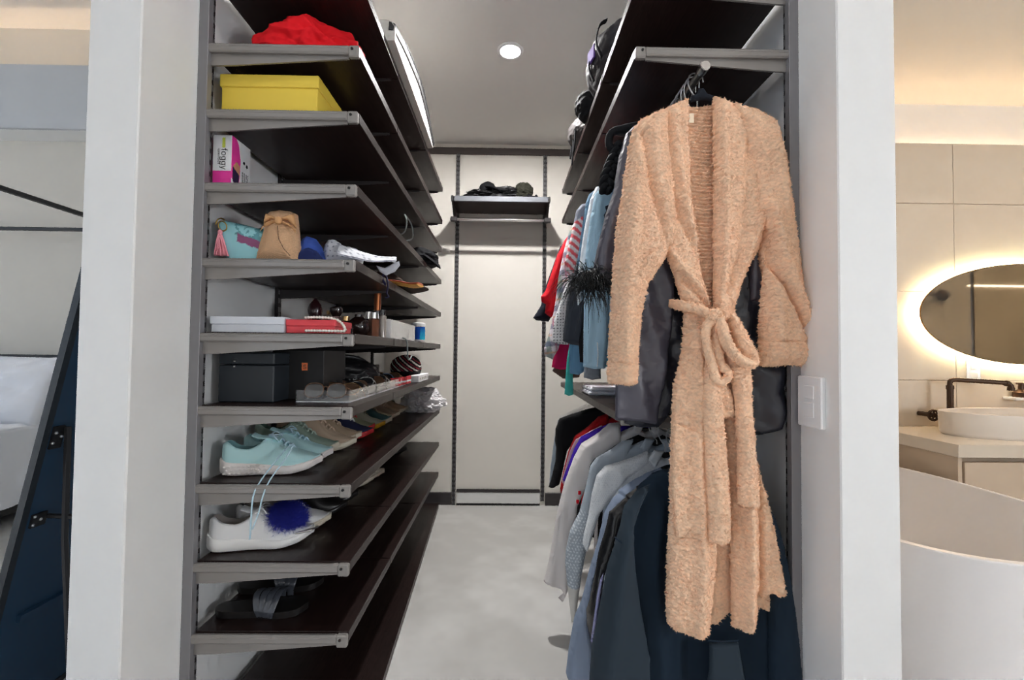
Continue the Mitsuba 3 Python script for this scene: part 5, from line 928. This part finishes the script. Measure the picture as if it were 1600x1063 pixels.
band = lambda pts, ys, w, t: tube(smooth_path(lift(pts, ys), 6), t, 8, up=(0, 1, 0), ry=w)
part(k, 'ribbon', puff([(-0.6682,1.3874), (-0.6476,1.4019), (-0.6266,1.3987), (-0.6022,1.4008), (-0.5771,1.3781), (-0.5793,1.3958), (-0.5851,1.4206), (-0.6059,1.4132), (-0.6267,1.404), (-0.6479,1.4143), (-0.662,1.4194)], 1.248, 0.010, 0.003, 0.008), fabric('tan_ribbon', rgb(196, 150, 106)), True)
part(k, 'ribbon', puff([(-0.6746,1.3661), (-0.6645,1.3804), (-0.6369,1.3914), (-0.6265,1.3951), (-0.6159,1.3918), (-0.5912,1.3815), (-0.5768,1.364), (-0.5771,1.3746), (-0.5984,1.392), (-0.6267,1.4022), (-0.6544,1.3947), (-0.6697,1.3803)], 1.243, 0.010, 0.003, 0.006), 'mat_tan_ribbon', True)
part(k, 'bow_knot', lump(xf(trimesh.creation.icosphere(3, 1), ([(-0.6208,1.3962)][0][0], 1.234, [(-0.6208,1.3962)][0][1]), s=(0.010, 0.008, 0.011)), 0.003, 120, 1), 'mat_tan_ribbon', True)
part(k, 'seam', tube(lift([(-0.6262,1.3841), (-0.6219,1.3492), (-0.6074,1.3214), (-0.5897,1.3024)], [1.241, 1.240, 1.240, 1.241]), 0.0008, 5), mat('seam_brown', rgb(90, 56, 34), 0.7), label='dark seam')
k = thing('cap', 'blue denim cap lying between the straw visor and the white cap', 'cap')
part(k, 'crown', puff([(-0.6206,1.2847), (-0.6055,1.3506), (-0.5874,1.3735), (-0.5782,1.3774), (-0.5576,1.3701), (-0.5403,1.3478), (-0.5204,1.286)], 1.33, 0.04, 0.004, 0.04, lambda x, z: 0.006 * (meshkit.fbm(np.stack([x * 40, z * 40, x * 0], -1), 3, 6) - 0.5), back=0.8), fabric('cap_denim', rgb(62, 88, 168)), True)
part(k, 'brim', puff([(-0.6068,1.2848), (-0.5805,1.3273), (-0.5626,1.3368), (-0.5406,1.3279), (-0.5051,1.2861)], 1.295, 0.022, 0.004, 0.01), fabric('cap_navy', rgb(34, 44, 90)), True)
def dotcap(m):
    v = m.vertices; c = np.tile(np.array(rgb(226, 228, 234)), (len(v), 1)); q = np.mod(v[:, [0, 2]] + 0.5 * (np.floor(v[:, 2:3] / 0.014) % 2) * np.array([[0.014, 0]]), 0.014)
    b = (np.abs(q[:, 0] - 0.007) < 0.0022) & (np.abs(q[:, 1] - 0.007) < 0.0022); c[b] = rgb(120, 124, 142); return c
pc = mat('printed_cap', VC, 0.8, spec=0.2)
k = thing('cap', 'white cap with small grey motifs, its brim hanging over the shelf edge', 'cap')
c1 = puff([(-0.5607,1.2852), (-0.5471,1.3609), (-0.536,1.3785), (-0.5207,1.3807), (-0.5051,1.3712), (-0.4932,1.3539), (-0.4761,1.36), (-0.4549,1.3544), (-0.4351,1.3276), (-0.442,1.2868), (-0.5033,1.286)], 1.38, 0.045, 0.0025, 0.03, back=0.8)
part(k, 'crown', c1, pc, True, dotcap(c1))
bp = smooth_path(lift([(-0.4969,1.3601), (-0.4502,1.3451), (-0.3919,1.3303), (-0.3453,1.325)], [1.36, 1.375, 1.40, 1.42]), 8); bq = smooth_path(lift([(-0.4729,1.3174), (-0.4263,1.3083), (-0.3797,1.3031), (-0.3297,1.3194)], [1.27, 1.28, 1.30, 1.36]), 8)
w_ = np.linspace(0, 1, 14)[:, None, None]; G = bp[None] * (1 - w_) + bq[None] * w_; G[..., 2] += 0.012 * np.sin(w_[..., 0] * np.pi); G = G.reshape(-1, 3); Fb = grid_faces(14, len(bp))
b1 = trimesh.Trimesh(np.vstack([G, G - [0, 0, 0.004]]), np.vstack([Fb, Fb[:, ::-1] + len(G)]), process=False)
part(k, 'brim', b1, pc, True, dotcap(b1))
part(k, 'brim_lining', puff([(-0.3934,1.3029), (-0.3665,1.2956), (-0.3401,1.3113), (-0.3249,1.3173), (-0.3209,1.3039), (-0.3358,1.2845), (-0.3623,1.2726), (-0.3816,1.2839)], 1.37, 0.006, 0.003, 0.006), fabric('cap_grey', rgb(186, 188, 196)), True)
solo('ribbon', cat_([tube(smooth_path(lift([(-0.4125,1.3086), (-0.3975,1.296), (-0.3885,1.2622), (-0.3922,1.2368), (-0.3857,1.2242), (-0.3961,1.2198)], [1.52, 1.50, 1.495, 1.495, 1.495, 1.495]), 5), 0.006, 6, up=(0, 1, 0), ry=0.0025), tube(smooth_path(lift([(-0.4039,1.3002), (-0.4078,1.2832), (-0.3948,1.2622)], [1.5, 1.495, 1.49]), 5), 0.004, 6)]), M_('navy_ribbon', (26, 24, 52)), 'navy ribbon hanging down from the shelf edge below the white cap', 'ribbon', smooth=True)
k = thing('sandal', 'tan sandal with an ochre sole poking over the shelf edge beyond the white cap', 'sandal')
sp = smooth_path([(-0.62, 1.74, z4 + 0.012), (-0.50, 1.735, z4 + 0.016), (-0.42, 1.73, z4 + 0.012), (-0.36, 1.725, z4 + 0.002), (-0.325, 1.72, z4 + 0.004)], 6)
part(k, 'sole', tube(sp, 0.038, 10, up=(0, 1, 0), ry=0.006), mat('ochre_sole', rgb(206, 150, 70), 0.6), 60)
part(k, 'insole', tube(sp + [0, 0, 0.007], 0.036, 10, up=(0, 1, 0), ry=0.003), fabric('coral_insole', rgb(200, 110, 90)), 60)
k = thing('straw_hat', 'flat dark brown hat behind the tan sandal on the same shelf', 'hat')
part(k, 'brim', lathe([(0, 0.02), (0.14, 0.012), (0.17, 0.02), (0.168, 0.024), (0.10, 0.02), (0, 0.026)], 40, (-0.50, 1.93, z4), 1.0, 0.9), fabric('brown_felt', rgb(58, 44, 38)), 60)
part(k, 'crown', crumple((-0.52, 1.93, z4 + 0.04), (0.085, 0.09, 0.045), 0.12, 1.3, 4, z4 + 0.02, 4), 'mat_brown_felt', True)
# ---- shelf 5
z5 = LZ[5] + 0.001
k = thing('long_box', 'long flat white box on the shelf above the black jewellery box', 'box')
part(k, 'body', box(-0.80, -0.604, 1.246, 1.40, z5, z5 + 0.041, 0.001), mat('pale_card', rgb(214, 218, 226), 0.5))
part(k, 'lid', box(-0.803, -0.602, 1.243, 1.403, z5 + 0.022, z5 + 0.043, 0.001), 'mat_pale_card')
k = thing('red_box', 'flat bright red box beside the long white box', 'box')
part(k, 'body', box(-0.600, -0.468, 1.25, 1.38, z5, z5 + 0.036, 0.0015), mat('red_card', rgb(206, 58, 66), 0.45))
part(k, 'lid', box(-0.601, -0.466, 1.248, 1.382, z5 + 0.019, z5 + 0.037, 0.0015), 'mat_red_card')
pr = smooth_path([(-0.54, 1.238, z5 + 0.006), (-0.50, 1.234, z5 + 0.006), (-0.46, 1.238, z5 + 0.006), (-0.44, 1.25, z5 + 0.008), (-0.455, 1.262, z5 + 0.03), (-0.48, 1.258, z5 + 0.042), (-0.52, 1.254, z5 + 0.044), (-0.55, 1.258, z5 + 0.043)], 12)
sd = np.concatenate([[0], np.cumsum(np.linalg.norm(np.diff(pr, axis=0), axis=1))]); nP = int(sd[-1] / 0.0075); bead = trimesh.creation.icosphere(2, 0.0042)
k = thing('pearl_necklace', 'string of white pearls draped over the red box', 'necklace')
for q in np.linspace(0, sd[-1], nP): part(k, 'pearl', mikit.ply(bead, mat('pearl', rgb(238, 230, 220), 0.25, spec=0.7), True) if 'mat_pearl' not in scene else pearl_ply, m=T().translate([float(np.interp(q, sd, pr[:, i])) for i in range(3)])); pearl_ply = pearl_ply if 'pearl_ply' in globals() else dict([(kk, vv) for kk, vv in scene[k + '__pearl'].items() if kk != 'to_world'])
glassy = mat('dark_glass', rgb(30, 18, 16), 0.08, spec=0.9); goldm = mat('gold_cap', rgb(196, 160, 110), 0.2, 1.0); amber = mat('amber_glass', rgb(120, 78, 60), 0.08, spec=0.9)
def bottle(label, x, y, prof, cap, m, mc, square=False):
    k = thing('perfume_bottle', label, 'bottle', 'bottles beside the red box')
    part(k, 'flask', lathe(prof, 4 if square else 20, (x, y, z5)), m, 30 if square else 50)
    part(k, 'cap', lathe(cap, 4 if square == 2 else 16, (x, y, z5)), mc, 40)
bottle('dark perfume bottle with a tall pointed cap, nearest the wall', -0.635, 1.52, [(0, 0), (0.026, 0.001), (0.03, 0.01), (0.03, 0.05), (0.012, 0.062), (0.010, 0.066), (0, 0.066)], [(0, 0.064), (0.018, 0.066), (0.024, 0.085), (0.018, 0.105), (0.006, 0.122), (0, 0.126)], glassy, mat('wine_cap', rgb(44, 18, 22), 0.2, spec=0.7))
bottle('low square gold-labelled perfume bottle', -0.60, 1.58, [(0, 0), (0.034, 0), (0.034, 0.075), (0.01, 0.078), (0, 0.078)], [(0, 0.077), (0.02, 0.077), (0.02, 0.09), (0, 0.09)], mat('pale_gold_glass', rgb(176, 160, 140), 0.15, spec=0.8), goldm, True)
bottle('rose-coloured perfume bottle with a dark round cap', -0.565, 1.52, [(0, 0), (0.026, 0.001), (0.029, 0.012), (0.026, 0.056), (0.011, 0.068), (0, 0.068)], [(0, 0.067), (0.012, 0.067), (0.021, 0.082), (0.019, 0.096), (0, 0.102)], mat('rose_glass', rgb(168, 140, 134), 0.08, spec=0.9), glassy)
bottle('squat dark perfume bottle with a gold neck', -0.525, 1.50, [(0, 0), (0.022, 0.001), (0.026, 0.02), (0.02, 0.044), (0.010, 0.052), (0, 0.052)], [(0, 0.051), (0.011, 0.051), (0.011, 0.066), (0, 0.067)], glassy, goldm)
bottle('round dark perfume bottle like a ball', -0.50, 1.55, [(0, 0), (0.02, 0.002), (0.034, 0.02), (0.037, 0.036), (0.032, 0.054), (0.014, 0.068), (0, 0.069)], [(0, 0.067), (0.013, 0.067), (0.013, 0.077), (0, 0.078)], glassy, glassy)
bottle('slim dark bottle with a silver cap', -0.487, 1.62, [(0, 0), (0.017, 0.001), (0.018, 0.06), (0.009, 0.068), (0, 0.068)], [(0, 0.067), (0.012, 0.067), (0.012, 0.092), (0, 0.093)], glassy, chrome)
bottle('dark square bottle with a silver cap', -0.462, 1.60, [(0, 0), (0.024, 0), (0.024, 0.062), (0.008, 0.068), (0, 0.068)], [(0, 0.067), (0.012, 0.067), (0.012, 0.088), (0, 0.088)], amber, chrome, True)
bottle('dark bottle with a ball cap behind the copper reflection shape', -0.505, 1.70, [(0, 0), (0.02, 0.001), (0.022, 0.06), (0.009, 0.07), (0, 0.07)], [(0, 0.069), (0.010, 0.07), (0.015, 0.08), (0.010, 0.092), (0, 0.094)], glassy, goldm)
bottle('tall slim copper bottle shape standing in for a reflection, tallest of the row', -0.47, 1.665, [(0, 0), (0.013, 0.001), (0.014, 0.085), (0.014, 0.1), (0, 0.1)], [(0, 0.10), (0.0125, 0.10), (0.0125, 0.168), (0, 0.169)], glassy, mat('copper', rgb(150, 92, 60), 0.25, 1.0))  # solid copper shape in place of a reflection between the shelves
bottle('clear slim bottle at the shelf edge before the organiser', -0.432, 1.60, [(0, 0), (0.012, 0.001), (0.012, 0.075), (0.006, 0.08), (0, 0.08)], [(0, 0.079), (0.010, 0.079), (0.010, 0.098), (0, 0.099)], mat('smoke_glass', rgb(150, 140, 132), 0.08, spec=0.9), glassy)
acry = mat('frosted_acrylic', rgb(214, 214, 216), 0.25, spec=0.6)
scene['mat_clear_acrylic'] = {'type': 'thindielectric', 'int_ior': 1.49}
k = thing('drawer_organiser', 'frosted ribbed organiser box standing at the shelf edge beside the blue canister', 'organiser')
part(k, 'tray', cat_([box(-0.475, -0.412, 1.63, 2.06, z5, z5 + 0.004)]), acry)
for y in np.linspace(1.63, 2.06, 15): part(k, 'divider', box(-0.475, -0.412, y - 0.0015, y + 0.0015, z5 + 0.003, z5 + 0.068), acry)
part(k, 'wall', box(-0.414, -0.411, 1.63, 2.06, z5 + 0.003, z5 + 0.068), 'mat_clear_acrylic'); part(k, 'wall', box(-0.477, -0.474, 1.63, 2.06, z5 + 0.003, z5 + 0.068), acry)
k = thing('canister', 'white canister with a blue label at the far end of the bottle shelf', 'canister')
part(k, 'body', lathe([(0, 0), (0.033, 0.001), (0.034, 0.004), (0.034, 0.080), (0, 0.080)], 28, (-0.425, 2.20, z5)), white_plastic, 40)
part(k, 'lid', lathe([(0.0355, 0.074), (0.0355, 0.088), (0.03, 0.091), (0, 0.092)], 28, (-0.425, 2.20, z5)), white_plastic, 40)
lb_ = lathe([(0.0344, 0.010), (0.0346, 0.011), (0.0346, 0.070), (0.0344, 0.071)], 48, (-0.425, 2.20, z5)); c_ = []
for v in lb_.vertices:
    a = math.atan2(v[1] - 2.20, v[0] + 0.425) + 1.2; c_.append(rgb(40, 170, 200) if math.hypot(a * 0.9 - 0.6, (v[2] - z5 - 0.03) / 0.03) < 0.8 else rgb(20, 70, 160))
part(k, 'label', lb_, vc_m, True, np.array(c_), label='blue printed label')
# ---- shelf 6
z6 = LZ[6] + 0.001; bleather = mat('grained_black', rgb(34, 40, 46), 0.55)
k = thing('jewellery_box', 'black lidded jewellery box with two silver studs at the wall end of the shelf', 'box')
part(k, 'body', box(-0.802, -0.648, 1.285, 1.46, z6, z6 + 0.104, 0.003), bleather)
part(k, 'lid', box(-0.802, -0.648, 1.285, 1.46, z6 + 0.106, z6 + 0.139, 0.003), bleather)
for z in (0.115, 0.1): part(k, 'stud', xf(trimesh.creation.icosphere(2, 0.0034), (-0.757, 1.283, z6 + z)), chrome, True)
k = thing('shoe_box', 'matt black box with a small orange square mark beside the jewellery box', 'box')
part(k, 'body', box(-0.70, -0.545, 1.375, 1.56, z6, z6 + 0.148, 0.002), mat('matt_black_card', rgb(18, 18, 20), 0.6))
lx0, lz0 = [(-0.61,0.9847)][0]; lx1, lz1 = [(-0.5934,1.0079)][0]
part(k, 'orange_mark', box(lx0, lx1, 1.3738, 1.3755, lz0, lz1), mat('orange_print', rgb(226, 120, 70), 0.5))
t = meshkit.text_mesh('S', 0.013, 0.0006); t.apply_transform(tf(((lx0 + lx1) / 2 - 0.005, 1.3738, lz0 + 0.004), (1, 0, 0), (0, 0, 1))); part(k, 'lettering', t, ink)
k = thing('handbag', 'black handbag lying behind the matt black box', 'handbag')
part(k, 'body', crumple((-0.60, 1.72, z6 + 0.055), (0.12, 0.11, 0.065), 0.2, 1.3, 12, z6), mat('soft_black_leather', rgb(22, 22, 24), 0.45), True)
part(k, 'strap', tube(smooth_path([(-0.68, 1.70, z6 + 0.10), (-0.62, 1.66, z6 + 0.125), (-0.55, 1.70, z6 + 0.12), (-0.52, 1.76, z6 + 0.09)], 6), 0.008, 8), 'mat_soft_black_leather', True)
k = thing('small_box', 'small taupe box behind the sunglasses, in the middle of the shelf', 'box')
part(k, 'body', box(-0.66, -0.56, 1.88, 2.02, z6, z6 + 0.085, 0.002), mat('taupe_card', rgb(96, 88, 82), 0.6)); part(k, 'lid', box(-0.663, -0.557, 1.877, 2.023, z6 + 0.06, z6 + 0.088, 0.002), 'mat_taupe_card')
def tray(y0, y1, label):
    k = thing('acrylic_tray', label, 'tray', 'acrylic trays of sunglasses'); x0, x1 = -0.592, -0.440; h = 0.034; w = 0.0025
    part(k, 'base', box(x0, x1, y0, y1, z6, z6 + 0.003), acry)
    for b in (box(x0, x1, y0, y0 + w, z6 + 0.003, z6 + h), box(x0, x1, y1 - w, y1, z6 + 0.003, z6 + h), box(x0, x0 + w, y0, y1, z6 + 0.003, z6 + h), box(x1 - w, x1, y0, y1, z6 + 0.003, z6 + h)): part(k, 'side', b, 'mat_clear_acrylic')
    return k
tray(1.30, 1.56, 'clear acrylic tray of sunglasses at the shelf front'); tray(1.57, 1.83, 'clear acrylic tray of sunglasses, second from the shelf front'); tray(1.84, 2.10, 'clear acrylic tray of sunglasses, farthest of the three')
def sunglasses(label, x, y, z, fm, lm, ang=0, tilt=-25, round_=1.0):
    k = thing('sunglasses', label, 'sunglasses', 'sunglasses in the acrylic trays'); a = np.arange(28) * 2 * np.pi / 28
    R = trimesh.transformations.translation_matrix([x, y, z]) @ trimesh.transformations.rotation_matrix(math.radians(ang), [0, 0, 1]) @ trimesh.transformations.rotation_matrix(math.radians(tilt), [1, 0, 0])
    pl = lambda m: (m.apply_transform(R), m)[1]
    for s in (-1, 1):
        rim = np.stack([s * 0.034 + 0.028 * np.sign(np.cos(a)) * np.abs(np.cos(a)) ** round_, 0 * a, 0.022 * np.sign(np.sin(a)) * np.abs(np.sin(a)) ** round_], 1)
        part(k, 'rim', pl(tube(rim, 0.0018, 6, closed=True, up=(0, 1, 0))), fm, True)
        part(k, 'lens', pl(slab_y(rim[:, [0, 2]], -0.0006, 0.0006)), lm)
        part(k, 'temple', pl(tube(smooth_path([(s * 0.062, 0, 0.010), (s * 0.064, 0.03, 0.010), (s * 0.060, 0.09, 0.006), (s * 0.052, 0.115, -0.010)], 4), 0.0016, 6)), fm, True)
    part(k, 'bridge', pl(tube(smooth_path([(-0.008, 0, 0.008), (0, -0.002, 0.012), (0.008, 0, 0.008)], 4), 0.0016, 6)), fm, True)
lens = mat('tinted_lens', rgb(34, 34, 36), 0.05, spec=0.9); lens2 = mat('brown_lens', rgb(84, 64, 50), 0.05, spec=0.9)
fr = [mat('tortoise', rgb(96, 66, 44), 0.2), goldm, chrome, blackplastic, mat('clear_frame', rgb(190, 188, 184), 0.15), 'mat_tortoise', chrome, blackplastic, mat('blue_frame', rgb(120, 150, 190), 0.2), goldm]
nm = ['tortoiseshell sunglasses at the front of the first tray', 'gold wire sunglasses behind the tortoiseshell pair', 'silver wire sunglasses in the first tray', 'black sunglasses at the back of the first tray', 'clear-framed sunglasses in the second tray', 'tortoiseshell sunglasses in the second tray', 'silver wire sunglasses standing up in the second tray', 'black sunglasses at the front of the last tray', 'pale blue framed sunglasses in the last tray', 'gold wire sunglasses at the back of the last tray']
for i in range(10):
    y = 1.325 + 0.062 * i + 0.022 * (i // 4) + 0.02; sunglasses(nm[i], -0.518 + 0.006 * ((i * 3) % 4 - 1.5), y, z6 + (0.030 if i < 4 else 0.036), fr[i], (lens, lens2)[i % 2], (i * 37) % 9 - 4, -38 if i % 3 else -20, 0.8 + 0.1 * (i % 3))
for i, (y, lb) in enumerate(((1.86, 'small red and white card at the shelf edge beside the sunglasses'), (1.93, 'small red card behind the red and white one'), (2.02, 'small red tag at the tray corner'))):
    k = thing('gift_card', lb, 'card'); part(k, 'sheet', xf(box(-0.03, 0.03, -0.002, 0.002, 0, 0.034, 0.0005), (-0.452 + 0.01 * i, y + 0.02, z6 + 0.0035), rz=60 + 12 * i, rx=0), mat('red_print', rgb(200, 40, 52), 0.45) if 'mat_red_print' not in scene else 'mat_red_print')
    part(k, 'white_band', xf(box(-0.03, 0.03, -0.0024, 0.0024, 0.010, 0.018), (-0.452 + 0.01 * i, y + 0.02, z6 + 0.0035), rz=60 + 12 * i), white_plastic)
k = thing('white_carton', 'small white spotted carton at the far part of the sunglasses shelf', 'carton')
part(k, 'body', box(-0.455, -0.408, 2.16, 2.42, z6, z6 + 0.034, 0.002), wc)
for i in range(5): part(k, 'printed_spot', xf(trimesh.creation.cylinder(0.008, 0.001, sections=14), (-0.4078, 2.19 + 0.05 * i, z6 + 0.017), ry=90), 'mat_tortoise')
k = thing('striped_bag', 'black bag with red and white stripes hanging under the bottle shelf by its cord', 'bag')
bm_ = crumple((-0.50, 2.30, z6 + 0.065), (0.075, 0.09, 0.063), 0.15, 1.2, 15, z6); c_ = np.tile(np.array(rgb(24, 22, 26)), (len(bm_.vertices), 1)); s_ = np.mod(bm_.vertices[:, 0] * 0.7 + bm_.vertices[:, 2] * 0.9, 0.026) / 0.026; up2 = bm_.vertices[:, 2] > z6 + 0.05
c_[(s_ < 0.25) & up2] = rgb(220, 212, 206); c_[(s_ > 0.5) & (s_ < 0.7) & up2] = rgb(140, 34, 44); part(k, 'body', bm_, vc_m, True, c_)
part(k, 'cord', tube(smooth_path([(-0.46, 1.86, z5 + 0.004), (-0.41, 1.83, z5 + 0.006), (-0.396, 1.83, z5 - 0.01), (-0.394, 1.85, z5 - 0.08), (-0.40, 1.95, z6 + 0.13), (-0.45, 2.15, z6 + 0.11), (-0.49, 2.25, z6 + 0.115)], 6), 0.0028, 6), 'mat_grey_cable', True, label='grey cord')
# ---- shelf 7: plastic bag
k = thing('plastic_bag', 'crumpled translucent white plastic bag at the far end of the shoe shelf', 'bag')
part(k, 'sack', crumple((-0.485, 2.72, Z7 + 0.055), (0.115, 0.10, 0.075), 0.5, 2.2, 31, Z7), mat('thin_plastic', rgb(226, 224, 226), 0.2, spec=0.6), 12)
part(k, 'knot', crumple((-0.53, 2.65, Z7 + 0.12), (0.03, 0.025, 0.025), 0.7, 2.5, 33, None, 4), 'mat_thin_plastic', 12)
# ---------------- things on the back shelf and the right top shelves ----------------
zb_ = 2.031
solo('crumpled_jacket', crumple((-0.06, 2.955, zb_ + 0.035), (0.19, 0.075, 0.052), 0.55, 2.2, 41, zb_), mat('black_nylon_two', rgb(26, 26, 28), 0.4), 'crumpled black jacket lying on the small back shelf', 'jacket', smooth=25)
k = thing('cap', 'black cap standing on the crumpled jacket on the back shelf', 'cap')
part(k, 'crown', xf(lathe([(0.0, 0.065), (0.035, 0.055), (0.055, 0.03), (0.058, 0.0), (0.055, 0.0)], 24), (-0.125, 2.93, zb_ + 0.056), ry=-25), black_c, 40)
part(k, 'brim', xf(lathe([(0, 0.0), (0.055, -0.002), (0.07, -0.010), (0.068, -0.013), (0, -0.004)], 24), (-0.085, 2.91, zb_ + 0.064), ry=18), black_c, 40)
k = thing('belt_bag', 'dark olive belt bag at the right of the crumpled jacket on the back shelf', 'bag')
part(k, 'body', crumple((0.105, 2.93, zb_ + 0.058), (0.06, 0.05, 0.058), 0.3, 1.6, 44, zb_), fabric('dark_olive', rgb(46, 46, 38)), True)
part(k, 'strap', tube(smooth_path([(0.12, 2.90, zb_ + 0.03), (0.17, 2.885, zb_ + 0.008), (0.19, 2.88, zb_ + 0.02)], 5), 0.010, 6), black_c, True)
zr = 2.0765
k = thing('duffel_bag', 'black bag with a purple panel on the topmost right shelf', 'bag')
part(k, 'body', crumple((0.42, 1.72, zr + 0.085), (0.115, 0.20, 0.095), 0.16, 1.2, 51, zr), mat('black_ripstop', rgb(34, 32, 38), 0.55), True)
part(k, 'side_panel', xf(box(-0.004, 0.004, -0.032, 0.032, -0.026, 0.026, 0.003), (0.309, 1.67, zr + 0.085), rz=12), fabric('purple_nylon', rgb(86, 62, 132)), label='purple panel')
for y in (1.56, 1.70): part(k, 'strap', tube(smooth_path([(0.34, y, zr + 0.135), (0.315, y - 0.01, zr + 0.11), (0.303, y - 0.01, zr + 0.05), (0.325, y, zr + 0.004)], 5), 0.012, 6, up=(0, 1, 0), ry=0.003), black_c, True)
solo('cap', crumple((0.37, 1.97, zr + 0.055), (0.075, 0.075, 0.065), 0.2, 1.5, 53, zr), black_c, 'round black knitted cap beyond the bag with the purple panel', 'cap', smooth=True)
k = thing('backpack', 'dark grey backpack with dangling straps at the far part of the topmost right shelf', 'backpack')
part(k, 'body', crumple((0.41, 2.26, zr + 0.075), (0.10, 0.14, 0.08), 0.2, 1.4, 55, zr), mat('grey_ripstop', rgb(62, 58, 58), 0.6), True)
for y, dz in ((2.18, -0.05), (2.24, -0.09), (2.31, -0.03)):
    part(k, 'strap', tube(smooth_path([(0.36, y, zr + 0.11), (0.33, y, zr + 0.06), (0.326, y, zr + 0.01), (0.322, y + 0.01, zr + dz)], 5), 0.0045, 6), black_c, True)
# folded linen on the shelf between the rails
for i, (x0, dz, lb) in enumerate(((0.355, 0.0, 'folded white towel on the shelf between the rails, lower one'), (0.362, 0.018, 'folded white towel on the shelf between the rails, upper one'))):
    solo('folded_towel', box(x0, 0.60, 1.93, 2.13, 0.8665 + dz, 0.8665 + dz + 0.016, 0.005), linen, lb, 'towel')
